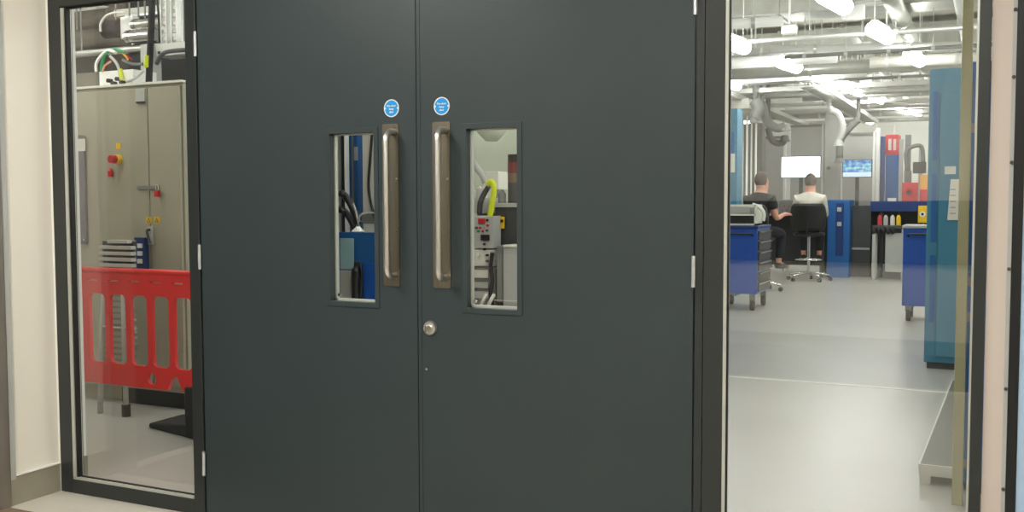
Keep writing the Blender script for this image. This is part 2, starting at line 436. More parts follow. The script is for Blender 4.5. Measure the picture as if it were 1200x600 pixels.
a = at(166, 120, Yf); B(a.x-.035, a.x+.032, Yf-.012, Yf-.005, a.z-.005, a.z+.005).build('slot', BLACK, cab)
a = at(137, 187, Yf); es = MB().cyl((a.x+.018, Yf, a.z), (a.x+.018, Yf-.03, a.z), .030, 24).build('switch_collar', YEL, cab)
MB().cyl((a.x+.014, Yf-.03, a.z), (a.x+.014, Yf-.065, a.z), .026, 24, r2=.023).build('switch_knob', REDK, es)
a = at(139, 171, Yf); lb_ = B(a.x-.018, a.x+.018, Yf-.003, Yf, a.z-.018, a.z+.018).build('warning_label', YEL, cab)
a = at(132, 203, Yf); MB().tube([(a.x, Yf-.012, a.z+.03), (a.x, Yf-.018, a.z+.01), (a.x, Yf-.018, a.z-.022)], [.008, .016, .015], 12).build('lock_out_tag', REDK, cab)
a = at(162, 220, Yf); b = at(187, 220, Yf)
hs = B(a.x, b.x, Yf-.012, Yf, a.z-.011, a.z+.011).build('hasp', MGREY, cab, bevel=.002)
pl = empty('padlock', (b.x, Yf-.03, b.z-.05), 'small red padlock hanging on the hasp of the khaki cabinet', 'padlock')
B(b.x-.013, b.x+.017, Yf-.034, Yf-.013, b.z-.055, b.z-.015).build('body', REDK, pl, bevel=.003)
MB().tube([(b.x-.008, Yf-.022, b.z-.02), (b.x-.008, Yf-.022, b.z+.014), (b.x+.002, Yf-.022, b.z+.022), (b.x+.012, Yf-.022, b.z+.014), (b.x+.012, Yf-.022, b.z-.02)], .0035, 8).build('shackle', CHROME, pl)
for px in (174.5, 184):
    a = at(px, 258, Yf); s = .021
    me = plate([(a.x-s, a.z-s*.9), (a.x+s, a.z-s*.9), (a.x+s, a.z+s*.9), (a.x-s, a.z+s*.9)], [], .002, Yf-.001, 'warning_label', YEL, cab)
    tri = plate([(a.x-s*.7, a.z-s*.6), (a.x+s*.7, a.z-s*.6), (a.x, a.z+s*.7)], [[(a.x-s*.45, a.z-s*.45), (a.x+s*.45, a.z-s*.45), (a.x, a.z+s*.4)]], .001, Yf-.0026, 'triangle', BLACK, me)
a = at(179, 275, Yf)
MB().box(a.x-.03, a.x+.012, Yf-.012, Yf, a.z-.06, a.z+.05).build('lock_plate', LGREY, cab, bevel=.003)
MB().tube([(a.x-.012, Yf-.012, a.z+.03), (a.x-.012, Yf-.035, a.z+.02), (a.x+.012, Yf-.035, a.z-.05)], .008, 10, 4).build('lever', DGREY, cab)
# purple grey panel on the cabinet's left door
a, b = at(84, 159, Yf), at(104, 286, Yf)
pg = plate(rr(a.x, b.x, b.z, a.z, .02), [], .018, Yf-.009, 'control_panel', PURPG, cab)
a, b = at(86, 163, Yf-.02), at(100, 177, Yf-.02); B(a.x, b.x, Yf-.021, Yf-.0185, b.z, a.z).build('label_card', OFFW, pg)
MB().cyl((at(99, 281, Yf-.02).x, Yf-.018, at(99, 281, Yf-.02).z), (at(99, 281, Yf-.02).x, Yf-.026, at(99, 281, Yf-.02).z), .007, 12).build('screw', CHROME, pg)

# red plastic pedestrian barrier
Yb = .95
X = lambda px, Y=Yb: at(px, 380, Y).x
Z = lambda py, Y=Yb: at(160, py, Y).z
bl, br_ = X(97), X(225)+.75
zt, zb = Z(317), Z(453)
pitch = X(181)-X(156)
outl = [(bl, zt), (br_, zt), (br_, zb)]
nx = X(205)
nxs = [nx+pitch*4.0] if nx+pitch*4 < br_-.1 else []
for n_ in sorted(nxs+[nx], reverse=True):
    outl += [(n_+.052, zb), (n_+.018, zb+.075), (n_-.018, zb+.075), (n_-.052, zb)]
outl += [(bl+.01, zb)]
holes = []
s0 = X(107); k = 0
while s0+k*pitch+.07 < br_-.05:
    xx = s0+k*pitch; holes.append(rr(xx, xx+pitch*.76, Z(428), Z(346), .03)); k += 1
for k in range(7):
    xx = s0+k*pitch
    if xx+.07 < br_: holes.append([(xx-.01, Z(330)-.004), (xx+.065, Z(330)-.004), (xx+.065, Z(330)+.004), (xx-.01, Z(330)+.004)][::-1])
holes.append(circ(X(178), Z(442), .032, 24))
bar = empty('safety_barrier', ((bl+br_)/2, Yb, 0), 'red plastic slotted safety barrier behind the left glass pane', 'barrier')
pn = plate(outl, holes, .020, Yb, 'panel', RED, bar)
bv = pn.modifiers.new('bevel', 'BEVEL'); bv.width = .004; bv.segments = 2; bv.limit_method = 'ANGLE'
rim = MB(); rim.tube([(bl, Yb, zt-.006), (br_, Yb, zt-.006)], .017, 12); rim.build('top_rail', RED, bar, smooth=True)
# its rubber foot blocks
def foot(x, n):
    m = MB(); m.hexa([(x-.33, Yb+.10, 0), (x-.33, Yb+.10, .028), (x-.33, Yb+.36, 0), (x-.33, Yb+.36, .028), (x+.33, Yb-.06, 0), (x+.33, Yb-.06, .11), (x+.33, Yb+.36, 0), (x+.33, Yb+.36, .11)])
    m.box(x+.05, x+.28, Yb-.02, Yb+.02, .02, zb+.03)
    return m
foot(X(205)+.02, 0).build('foot_block', RUBBER, bar, bevel=.01)
# slatted unit on tube legs between barrier and cabinet
Ys = 1.22
u0, u1 = at(110, 300, Ys).x, at(155, 300, Ys).x
zu = at(130, 281, Ys).z
un = empty('slatted_unit', ((u0+u1)/2, Ys+.08, 0), 'grey slatted unit on tube legs with black feet behind the red barrier', 'unit')
m = MB()
for k in range(6): m.box(u0+.05 if k else u0+.12, u1-(0 if k else .03), Ys-.01, Ys+.03, zu-.02-k*.035, zu-k*.035)
m.build('slats', LGREY, un, bevel=.003)
B(u0+.04, u1-.02, Ys+.03, Ys+.05, zu-.22, zu-.01).build('back_panel', DGREY, un)
m = MB()
for k in range(12): m.box(u0+.04, u1-.02, Ys+.02, Ys+.04, .32+k*.035, .332+k*.035)
m.build('lower_rungs', MGREY, un)
for x, dx in ((u0+.05, -.03), (u1-.11, .03)):
    lg = MB().cyl((x, Ys+.03, zu-.2), (x+dx, Ys, .06), .016, 12).build('leg', LGREY, un, smooth=True)
    MB().cyl((x+dx, Ys, .07), (x+dx*1.05, Ys, 0), .026 if dx > 0 else .017, 12).build('foot', RUBBER if dx > 0 else MGREY, lg)
MB().cyl((u0+.04, Ys+.02, .52), (u1-.01, Ys+.02, .52), .012, 10).build('cross_bar', CHROME, un)
# blue socket box with three white squares
a, b = at(159, 279, 1.44), at(170, 318, 1.44)
sb = empty('socket_box', ((a.x+b.x)/2, 1.46, b.z), 'narrow dark blue box with three white squares on the cabinet beside the slatted unit', 'box')
B(a.x, b.x, 1.44, 1.477, b.z-.02, a.z-.01).build('body', BLUED, sb, bevel=.004)
B(a.x-.006, b.x+.012, 1.432, 1.477, a.z-.012, a.z+.004).build('lid', BLUED, sb, bevel=.002)
for py in (288, 297, 306):
    c = at(164.5, py, 1.44); B(c.x-.016, c.x+.018, 1.430, 1.441, c.z-.013, c.z+.013).build('socket', WHITE, sb)

# things above the cabinet
Yt = 1.62
a, b = at(116, 84, Yt), at(156, 102, Yt)
jb = empty('junction_box', ((a.x+b.x)/2, Yt+.1, ct+.014), 'white junction box with cable glands on top of the khaki cabinet', 'junction box')
B(a.x, b.x, Yt, Yt+.2, ct+.0145, a.z).build('body', WHITE, jb, bevel=.004)
for px, py in ((131, 95), (136, 98), (141, 93), (146, 97)):
    c = at(px, py, Yt); MB().cyl((c.x, Yt, c.z), (c.x, Yt-.035, c.z), .013, 10).build('cable_gland', BLACK, jb)
a, b = at(85, 86, Yt), at(115, 102, Yt)
o = B(a.x-.05, b.x-.005, Yt+.02, Yt+.22, ct+.0145, a.z).build('low_box', DUCTD); tag(o, 'brownish grey low box on the cabinet beside the white junction box', 'box')
def cable(pts, r, m, lab, Y=Yt, sm=6, name='cable', dy=None):
    P_ = []
    for i, p in enumerate(pts):
        y = p[2] if len(p) > 2 else Y
        P_.append(at(p[0], p[1], y))
    o = MB().tube(P_, r, 8, sm).build(name, m, smooth=True); tag(o, lab, 'cable'); return o
cable([(113, 84), (113, 74), (120, 64), (128, 59), (136, 62)], .010, WHITE, 'thick white cable arching up left of the green one')
cable([(119, 84), (120, 72), (127, 60), (137, 58, 1.64), (146, 62, 1.66)], .009, GREEN, 'green cable arching over the cabinet')
cable([(131, 60, 1.66), (140, 60, 1.66), (147, 66, 1.66), (150, 70, 1.7)], .005, YEL, 'thin yellow wire running right from the green cable')
cable([(143, 62, 1.7), (149, 66, 1.7), (155, 70, 1.72)], .005, REDK, 'thin red wire beside the yellow one')
cable([(120, 84, 1.6), (123, 77, 1.6), (130, 72, 1.6)], .006, ORANGE, 'short pinkish orange cable near the junction box')
cable([(129, 66, 1.58), (135, 72, 1.58), (139, 80, 1.58), (142, 94, 1.58)], .009, LGREY, 'light grey cable curving down in front of the junction box')
cable([(141, 81, 1.56), (142, 87, 1.56), (143.5, 93, 1.56)], .013, HIV, 'bright yellow sleeve on the grey cable', name='cable_sleeve')
cable([(143, 70, 1.75), (155, 75, 1.8), (168, 75, 1.8)], .010, MGREY, 'grey cable lying behind the red wire')
cable([(148, 96, 1.6), (158, 92, 1.62), (168, 84, 1.64), (172, 78, 1.66)], .008, LGREY, 'grey cable rising to the black cable bundle')
cable([(178.5, -12, 1.55), (177.5, 25, 1.55), (176, 60, 1.55), (174.5, 97, 1.55)], .020, RUBBER, 'thick black cable bundle dropping onto the cabinet')
cable([(183, -10, 1.6), (186, 20, 1.6), (187, 50, 1.6)], .007, BLACK, 'thin black cable right of the thick bundle')
cable([(172, 65, 1.53), (171.5, 79, 1.53)], .015, HIV, 'yellow tape mark on the black cable bundle', name='cable_marker')
cable([(183, 75, 1.8), (190, 64, 1.8), (200, 60, 1.8), (225, 58, 1.8)], .014, DGREY, 'dark grey cable sweeping right under the tray')
cable([(118, 37, 1.9), (118, 28, 1.9), (124, 19, 1.9), (134, 15, 1.9), (146, 15, 1.9)], .008, OFFW, 'off-white flexible hose hooked before the dark duct', name='hose')
# silver tubes, dark duct and trays
def htube(x0, x1, y, r, Y, m, lab, name='pipe', x_extra=0):
    a, b = at(x0, y, Y), at(x1, y, Y); z = (a.z+b.z)/2
    rt_ = empty(name, ((a.x+b.x)/2, Y, z-r), lab, name.replace('_', ' '))
    MB().cyl((a.x, Y, z), (b.x+x_extra, Y, z), r, 24).build('tube', m, rt_, smooth=False)
    for q_ in (a.x+.02, b.x+x_extra-.02): MB().cyl((q_-.012, Y, z), (q_+.012, Y, z), r*1.08, 24).build('flange', m, rt_)
    MB().cyl((a.x+.1, Y, z+r), (a.x+.1, Y, LC-.001), .006, 6).build('hanger', MGREY, rt_)
    return rt_
htube(157, 193, 28, .038, 1.95, CHROME, 'upper short silver pipe above the khaki cabinet')
htube(150, 186, 42, .045, 1.95, CHROME, 'lower silver pipe above the khaki cabinet')
htube(84, 226, 58, .024, 2.1, DUCT, 'long pale pipe running level over the cabinet', x_extra=.3)
htube(80, 150, 45, .075, 2.6, DUCTD, 'wide grey brown round duct behind the cabinet top', 'round_duct')
htube(70, 135, 26, .09, 2.75, DUCTD, 'upper dark grey duct under the pale box', 'round_duct')
c = at(136, 34, 2.2); o = MB().cyl((c.x-.10, 2.2, c.z), (c.x+.05, 2.2, c.z), .062, 20).build('duct_mouth', RUBBER); tag(o, 'black round duct mouth left of the bright bracket plate', 'duct mouth')
MB().cyl((c.x, 2.2, c.z+.06), (c.x, 2.2, LC-.001), .005, 6).build('hanger', MGREY, o)
a, b = at(142, 20, 1.98), at(157, 45, 1.98); o = B(a.x, b.x, 1.97, 2.03, b.z, a.z).build('bracket', DUCT, bevel=.004); tag(o, 'bright metal bracket plate holding the two silver pipes', 'bracket')
o2 = MB().cyl(((a.x+b.x)/2, 2.0, a.z), ((a.x+b.x)/2, 2.0, LC-.001), .006, 6).build('hanger', MGREY, o)
for (x0, x1, lab) in ((187, 193, 'narrow ladder cable tray right of the black bundle'), (199, 205, 'white vertical tray further right of the narrow ladder tray')):
    Yq = 1.9; a, b = at(x0, -10, Yq), at(x1, 56, Yq)
    r = empty('cable_tray', ((a.x+b.x)/2, Yq, b.z), lab, 'cable tray', None)
    B(a.x, a.x+.008, Yq, Yq+.04, b.z, LC-.001).build('rail', MOUNT, r); B(b.x-.008+.02, b.x+.02, Yq, Yq+.04, b.z, LC-.001).build('rail', MOUNT, r)
    for k in range(16): B(a.x+.008, b.x+.012, Yq+.01, Yq+.03, b.z+k*.05, b.z+k*.05+.022).build('rung', MOUNT, r)
a, b = at(205, 14, 2.0), at(211, 56, 2.0); o = B(a.x-.01, b.x, 2.0, 2.05, b.z, LC-.001).build('strut', WHITE); tag(o, 'white vertical strut beside the second cable tray', 'strut')
a, b = at(181, 52, 1.85), at(230, 62, 1.85); 
r = empty('cable_tray', ((a.x+b.x)/2, 1.9, b.z), 'horizontal perforated cable tray over the right half of the cabinet', 'cable tray')
m = MB(); m.box(a.x, b.x+.3, 1.85, 1.86, b.z, a.z); m.box(a.x, b.x+.3, 1.86, 2.0, b.z, b.z+.006); m.build('channel', MOUNT, r)
for k in range(9): B(a.x+.03+k*.06, a.x+.05+k*.06, 1.846, 1.8499, b.z+.014, b.z+.03).build('slot', BLACK, r)
B(a.x+.2, a.x+.21, 1.9, 1.91, b.z, LC-.001).build('hanger', MGREY, r)
a, b = at(164, 52, 1.8), at(176, 78, 1.8); o = B(a.x, b.x, 1.8, 1.9, ct+.0145, a.z).build('control_housing', LGREY, bevel=.004); tag(o, 'light grey upright housing left of the black bundle foot', 'housing')
a, b = at(100, 66, 2.2), at(226, 98, 2.2)
o = B(at(145, 70, 2.3).x, at(226, 70, 2.3).x+.3, 2.3, 2.5, 1.2, at(180, 63, 2.3).z).build('switchgear', mat('switchgear_paint', (34, 33, 31), .6)); tag(o, 'dark switchgear block standing behind the khaki cabinet', 'switchgear')
B(o.location.x-.5, o.location.x+.5, 2.32, 2.48, 0, 1.2).build('base', DGREY, o)
a, b = at(130, 3, 2.4), at(230, 9, 2.4)
for (x0, y0, x1, y1, Yq, h, mm, lab, nm) in (
    (84, 10, 113, 19, 2.9, .10, WHITE, 'bright white box duct at the upper left corner of the pane', 'box_duct'),
    (133, 4, 230, 9, 2.4, .05, OFFW, 'pale overhead beam crossing the top of the left pane', 'beam'),
    (146, 12, 190, 16, 2.3, .02, DUCT, 'thin galvanised strut under the pale beam', 'strut'),
    (206, 17, 232, 25, 2.2, .04, OFFW, 'short pale box beam at the right of the left pane', 'beam'),
    (205, 64, 232, 66, 2.2, .02, WHITE, 'thin white rail low over the cabinet', 'rail')):
    a, b = at(x0, y0, Yq), at(x1, y1, Yq)
    r = B(a.x, b.x, Yq, Yq+h*1.6, min(a.z, b.z), min(a.z, b.z)+h).build(nm, mm, bevel=.003); tag(r, lab, nm.replace('_', ' '))
    MB().cyl((r.location.x, Yq+h, r.location.z+h), (r.location.x, Yq+h, LC-.001), .005, 6).build('hanger', MGREY, r)

# ================================================================== EQUIPMENT SEEN THROUGH THE DOOR PANES
def slab(x0, y0, x1, y1, Y, d, m, name, lab=None, cat=None, parent=None, bevel=.004, tofloor=False):
    a, b = at(x0, y0, Y), at(x1, y1, Y)
    o = B(a.x, b.x, Y, Y+d, 0 if tofloor else b.z, a.z).build(name, m, parent, bevel=bevel)
    if lab: tag(o, lab, cat)
    return o
# --- left pane
Y3 = 3.4
slab(424, 130, 452, 262, Y3+.5, .5, OFFW, 'process_cabinet', 'tall pale cabinet with black cable at the right of the left door pane', 'cabinet', tofloor=True)
pc = bpy.data.objects['process_cabinet']
slab(424, 250, 452, 262, Y3+.49, .01, MGREY, 'kick_strip', parent=pc)
cable([(437, 140, Y3+.487), (434, 185, Y3+.487), (432, 215, Y3+.487), (434, 235, Y3+.487), (440, 258, Y3+.487)], .011, BLACK, 'black cable hanging in front of the tall pale cabinet')
sc_ = slab(406, 130, 420, 300, Y3+.7, .4, BLUE2, 'blue_cabinet', 'tall blue cabinet seen through the left door pane', 'cabinet', tofloor=True)
slab(411, 130, 414.5, 240, Y3+.69, .01, MGREY, 'centre_strip', parent=sc_)
slab(414.5, 172, 419, 188, Y3+.69, .01, LGREY, 'label_card', parent=sc_)
for x0, x1, mm, lab in ((388, 396, OFFW, 'white upright post at the left edge of the left door pane'), (396.5, 398.5, LGREY, 'thin grey upright pipe beside the white post'), (399.2, 402.2, BLACK, 'narrow black upright between grey pipe and white panel'), (402.4, 406, WHITE, 'narrow white upright panel left of the blue cabinet')):
    slab(x0, 130, x1, 300, Y3+.6, .06, mm, 'upright', lab, 'upright', tofloor=True)
cable([(396, 224, Y3+.6), (399, 226, Y3-.2), (404, 229, Y3-.2), (410, 238, Y3-.2), (416, 250, Y3-.2), (420, 262, Y3-.2)], .026, BLACK, 'upper thick black hose across the left door pane', name='hose')
cable([(396, 244, Y3+.6), (399, 246, Y3-.2), (404, 248, Y3-.2), (410, 256, Y3-.2), (416, 268, Y3-.2)], .026, BLACK, 'lower thick black hose across the left door pane', name='hose')
cable([(414, 238, Y3-.25), (418, 252, Y3-.25), (420, 266, Y3-.25)], .006, LGREY, 'thin grey lamp stem over the white dish')
a = at(419.5, 270, Y3-.3); o = MB().cyl((a.x, Y3-.3, a.z-.008), (a.x, Y3-.3, a.z+.03), .05, 20, r2=.012).build('lamp_head', WHITE); tag(o, 'small white cone lamp head above the blue screen', 'lamp'); MB().tube([(a.x, Y3-.3, a.z), (a.x+.02, Y3-.28, a.z+.12), (a.x+.02, Y3+.02, a.z+.10), (a.x+.02, Y3+.02, a.z-.06)], .008, 8, 4).build('stem', MGREY, o)
ps = slab(397, 272, 446, 420, Y3, .04, BLUE2, 'desk_partition', 'low blue partition filling the lower half of the left door pane', 'partition', tofloor=True)
slab(398, 279, 414.5, 316, Y3-.012, .008, LBLUE, 'pale_insert', parent=ps)
slab(398, 316.5, 414, 400, Y3-.012, .008, LGREY, 'lower_insert', parent=ps)
slab(425, 308, 446, 400, Y3-.012, .008, mat('bright_blue', (10, 84, 176), .45), 'blue_insert', parent=ps)
jk = cable([(418, 306, Y3-.07), (417, 318, Y3-.07), (416.5, 332, Y3-.07), (417, 352, Y3-.07)], [.02]*5+[.035]*30, BLACK, 'black garment hanging on the blue partition', name='garment')
jk['category'] = 'garment'
cable([(422, 308, Y3-.06), (424, 322, Y3-.06), (423, 336, Y3-.06), (423.5, 352, Y3-.06)], .012, BLACK, 'black strap hanging right of the garment', name='strap')
# --- right pane
Yq = 3.6
bgp = slab(535, 120, 640, 420, Yq+1.6, .1, BAG, 'screen_panel', 'pale green grey screen panel behind the control box', 'screen', tofloor=True)
a = at(576, 150, Yq+.9)
fn = MB().tube([(a.x, Yq+.9, a.z+.5), (a.x, Yq+.9, a.z+.12), (a.x, Yq+.9, a.z-.04), (a.x, Yq+.9, a.z-.11)], [.20, .19, .12, .05], 24).build('duct_funnel', BAG, smooth=True); MB().cyl((a.x, Yq+.9, a.z+.5), (a.x, Yq+.9, LC-.001), .19, 20).build('duct', DUCT, fn); tag(fn, 'pale round extraction funnel at the top of the right door pane', 'funnel')
cable([(551, 185, Yq+.6), (558, 196, Yq+.6), (566, 206, Yq+.6), (569, 214, Yq+.6)], .03, LGREY, 'grey hose slanting down under the extraction funnel', name='hose')
wb = slab(566, 201, 584, 222, Yq+.6, .2, OFFW, 'filter_box', 'white filter box under the extraction funnel', 'box', tofloor=False)
B(wb.location.x-.02, wb.location.x+.02, Yq+.68, Yq+.72, 0, wb.location.z).build('post', MGREY, wb)
tr = slab(547, 232, 581, 250, Yq+.1, .4, LGREY, 'equipment_shelf', 'cluttered grey shelf above the control box', 'shelf', tofloor=False)
B(tr.location.x-.14, tr.location.x+.14, Yq+.3, Yq+.34, 0, tr.location.z).build('support', MGREY, tr)
for i, (x0, y0, x1, y1, mm, lab) in enumerate(((548, 222, 554, 233, OFFW, 'small off-white tub at the left of the cluttered shelf'), (555, 218, 561, 233, LGREY, 'grey bottle shaped tub on the cluttered shelf'), (561, 224, 567, 233, WHITE, 'white tub beside the yellow strap'))):
    a, b = at(x0, y0, Yq+.15), at(x1, y1, Yq+.15); xm = (a.x+b.x)/2; rr_ = abs(b.x-a.x)/2; zb_ = at(564, 232, Yq+.1).z-.012
    zb_ = tr.location.z + (at(547, 232, Yq+.1).z - at(581, 250, Yq+.1).z)
    t = MB().tube([(xm, Yq+.2, zb_), (xm, Yq+.2, a.z-.02), (xm, Yq+.2, a.z)], [rr_, rr_, rr_*.5], 14).build('tub', mm); tag(t, lab, 'tub', None)
cable([(571, 216, Yq-.1), (576, 213, Yq-.1), (579, 220, Yq-.1), (577, 236, Yq-.1), (574, 254, Yq-.1)], .022, HIV, 'curved hi-vis yellow strap beside the control box', name='strap')
cable([(562, 250, Yq-.02), (563, 238, Yq-.02), (567, 228, Yq-.02), (573, 218, Yq-.02)], .022, DGREY, 'dark hose curving behind the yellow strap', name='hose')
Y5 = Yq-.15
cb = empty('control_box', (at(563, 300, Y5).x, Y5+.1, 0), 'light grey control box with red display and push buttons', 'control box')
def part(x0, y0, x1, y1, Y, d, m, name, p): return slab(x0, y0, x1, y1, Y, d, m, name, parent=p, bevel=.002)
part(540, 253, 578, 291, Y5, .13, LGREY, 'front_panel', cb)
part(540, 292, 578, 312, Y5+.01, .12, OFFW, 'lower_panel', cb)
a = at(540, 313, Y5); b = at(578, 313, Y5); B(a.x, b.x, Y5+.03, Y5+.13, 0, a.z).build('base', MGREY, cb)
part(560, 256, 568, 262, Y5-.012, .01, REDK, 'red_display', cb)
part(563, 275, 573, 282, Y5-.012, .01, BLACK, 'dark_display', cb)
for i, (px, py, mm) in enumerate(((571.5, 258, BLACK), (549, 261, BLACK), (559, 267, DGREY), (563, 267, REDK), (567, 266, LGREY), (572, 264, REDK), (561, 271, GREEN), (566, 271, REDK), (571, 270, DGREY), (555, 267, BLACK), (568, 286, BLACK), (571, 299, BLACK), (571, 306, DGREY), (554, 298, WHITE), (561, 298, WHITE), (568, 292, BLACK))):
    c = at(px, py, Y5); MB().cyl((c.x, Y5-.014, c.z), (c.x, Y5+.012, c.z), .009, 10).build('push_button', mm, cb)
for y0, y1, mm in ((316, 326, OFFW), (330, 338, LGREY), (341, 350, LGREY)):
    part(548, y0, 572, y1, Y5+.01, .02, mm, 'panel_strip', cb)
cable([(577, 296, Y5-.017), (575, 312, Y5-.017), (577, 328, Y5-.017), (575, 345, Y5-.017), (578, 360, Y5-.017)], .016, BLACK, 'black cable loom hanging beside the control box')
dk = slab(580, 240, 640, 286, Yq, .4, DGREY, 'dark_cabinet', 'dark grey cabinet with yellow tag in the right door pane', 'cabinet', tofloor=True)
slab(578, 238, 640, 243, Yq-.02, .44, LGREY, 'top_edge', parent=dk)
yt = slab(584.5, 254, 591, 268, Yq-.03, .008, YEL, 'yellow_tag', 'yellow warning tag hung on the dark grey cabinet', 'tag')
c = at(588, 259, Yq-.035); MB().cyl((c.x, Yq-.036, c.z), (c.x, Yq-.03, c.z), .012, 12).build('symbol', BLACK, yt)
gu = slab(589.5, 289, 640, 354, Yq-.2, .17, LGREY, 'grey_unit', 'light grey unit with pale top in the lower right door pane', 'unit', tofloor=True)
slab(589, 287, 640, 291, Yq-.21, .18, OFFW, 'top', parent=gu)
slab(582, 288, 589, 354, Yq-.16, .13, MGREY, 'side_panel', parent=gu)
cn = empty('canister', (at(600, 225, Yq+.1).x, Yq+.14, at(590, 239, Yq-.02).z), 'black and dark red canister standing on the dark grey cabinet', 'canister')
cx = at(603, 225, Yq+.1).x; rr_ = .068; zq = at(578, 238, Yq-.02).z+.0005
zs = [zq, at(597, 214, Yq+.1).z, at(597, 203, Yq+.1).z, at(597, 190, Yq+.1).z, at(597, 181, Yq+.1).z]
cn.location = (cx, Yq+.14, zq)
for i, mm in enumerate((DGREY, MAT_BR, DARKRED, BLACK)):
    MB().cyl((cx, Yq+.14, zs[i]), (cx, Yq+.14, zs[i+1]), rr_+(.002 if i == 2 else 0), 24).build(('base', 'lower_band', 'red_band', 'cap')[i], mm, cn)
c = at(588.5, 222, Yq+.1); o = MB().tube([(c.x, Yq+.1, zq), (c.x, Yq+.1, zq+.07), (c.x, Yq+.1, zq+.1)], [.03, .03, .012], 14).build('bottle', MGREY); tag(o, 'small grey bottle left of the black and red canister', 'bottle')
for px, lab in ((569, 'left of two pale pipes at the foot of the right door pane'), (578, 'right of two pale pipes at the foot of the right door pane')):
    a, b = at(px-5, 356, Yq-.3), at(px+1, 345, Yq-.25); o = MB().cyl(a, b, .013, 10).build('pipe', OFFW, smooth=True); tag(o, lab, 'pipe')
    MB().cyl(Vector((a.x, a.y, a.z)), Vector((a.x, a.y, 0)), .013, 10).build('leg', OFFW, o)
o = slab(578, 352, 640, 354.5, Yq-.24, .02, WHITE, 'rail', 'white rail along the bottom of the grey unit', 'rail')
o.location.y -= .0

# ================================================================== LAB (right pane)
# --- blue tool trolleys
def trolley(name_label, blue, body, dx, dy, h0, h1, drawers, face, group=None):
    "tool trolley with its corner at the origin; face = side on which the drawers sit"
    r = empty('tool_trolley', (0, 0, 0), name_label, 'tool trolley')
    B(-dx, 0, 0, dy, h0, h1).build('body', blue, r, bevel=.008)
    B(-dx-.01, .01, -.01, dy+.01, h1, h1+.03).build('top_tray', body, r, bevel=.006)
    n = drawers; hh = (h1-h0-.04)/n
    for k in range(n):
        z0 = h0+.02+k*hh
        d = B(.001, .018, .03, dy-.03, z0+.006, z0+hh-.006).build('drawer', DGREY, r, bevel=.002)
        B(.019, .034, .04, dy-.04, z0+hh-.030, z0+hh-.014).build('drawer_handle', CHROME, d)
    for x in (-dx+.06, -.06):
        for y in (.06, dy-.06):
            c = MB(); c.cyl((x-.02, y, .06), (x+.02, y, .06), .06, 18); c = c.build('caster', RUBBER, r)
            B(x-.03, x+.03, y-.02, y+.02, .1, h0).build('fork', MGREY, c)
    MB().tube([(-.05, -.001, h1-.08), (-.05, -.05, h1-.06), (-dx+.05, -.05, h1-.06), (-dx+.05, -.001, h1-.08)], .012, 8).build('push_handle', BLACK, r)
    return r
t1 = trolley('blue tool trolley with dark drawers at the left edge of the right pane', BLUE, BLUED, .50, .72, .19, .93, 6, 'x')
p = atz(892, 362, 0); t1.location = (p.x, 8.25, 0); t1.rotation_euler.z = 0
# grey crate on top
p = t1.location
cr_ = empty('parts_crate', (p.x-.25, p.y+.2, .965), 'grey wire sided crate on the blue tool trolley', 'crate')
m = MB(); cx0, cx1, cy0, cy1, cz0, cz1 = p.x-.46, p.x-.03, p.y+.05, p.y+.40, .965, 1.20
m.box(cx0, cx1, cy0, cy1, cz0, cz0+.02)
for (q_, w_) in ((cx0, .018), (cx1-.018, .018)): 
    m.box(q_, q_+w_, cy0, cy1, cz0, cz1)
m.box(cx0, cx1, cy0, cy0+.014, cz1-.02, cz1); m.box(cx0, cx1, cy1-.014, cy1, cz1-.02, cz1); m.box(cx0, cx1, cy0, cy0+.014, cz0+.11, cz0+.13)
m.build('frame', OFFW, cr_)
B(cx0+.02, cx1-.02, cy0+.03, cy1-.02, cz0+.021, cz0+.12).build('lining', BLACK, cr_)
B(cx0+.04, cx1-.08, cy0+.06, cy1-.05, cz0+.121, cz1-.01).build('contents', LGREY, cr_, bevel=.02)
MB().tube([(cx1-.06, cy0+.1, cz1+.0), (cx1+.02, cy0+.1, cz1-.03), (cx1+.07, cy0+.1, cz1-.10), (cx1+.06, cy0+.1, cz0+.05)], .022, 10, 4).build('hanging_cloth', OFFW, cr_, smooth=True)
t2 = trolley('dark blue tool trolley beside the tall blue cabinet', BLUED, LGREY, .44, .5, .16, .96, 5, 'x')
p = atz(1057, 372, 0); t2.location = (p.x+.46, 7.95, 0); 
for ch in t2.children:
    if ch.name.startswith('body'): ch.data = ch.data.copy(); ch.data.materials.clear(); ch.data.materials.append(BLUE)
# --- tall teal cabinet at right
Yk = 4.95
kl, kr = at(1085, 300, Yk).x, 2.05; kt = at(1110, 80, Yk).z
tc = empty('tall_cabinet', ((kl+kr)/2, Yk+.3, 0), 'tall blue steel cabinet with a white notice at the right', 'cabinet')
B(kl, kr, Yk, Yk+.55, .05, kt).build('body', TEAL, tc, bevel=.006)
B(kl+.02, kr, Yk+.03, Yk+.5, 0, .05).build('plinth', DGREY, tc)
B(at(1099, 300, Yk).x, kr-.01, Yk-.02, Yk-.001, .1, at(1110, 108, Yk).z).build('door', TEAL, tc, bevel=.003)
for z in (.6, 1.2, 1.8): B(kl+.03, at(1096, 300, Yk).x, Yk-.008, Yk, z-.25, z+.25).build('side_panel', BLUE2, tc)
a, b = at(1107, 195, Yk-.03), at(1120, 204, Yk-.03); B(a.x, b.x, Yk-.026, Yk-.0205, b.z, a.z).build('label_card', OFFW, tc)
q = [at(1114, 210, Yk-.04), at(1124, 210, Yk-.04), at(1123, 258, Yk-.04), at(1110, 258, Yk-.04)]
nt_ = plate([(v.x, v.z) for v in q], [], .004, Yk-.028, 'notice', OFFW, tc); nt_['label'] = 'white notice sheet hanging crooked on the cabinet door'
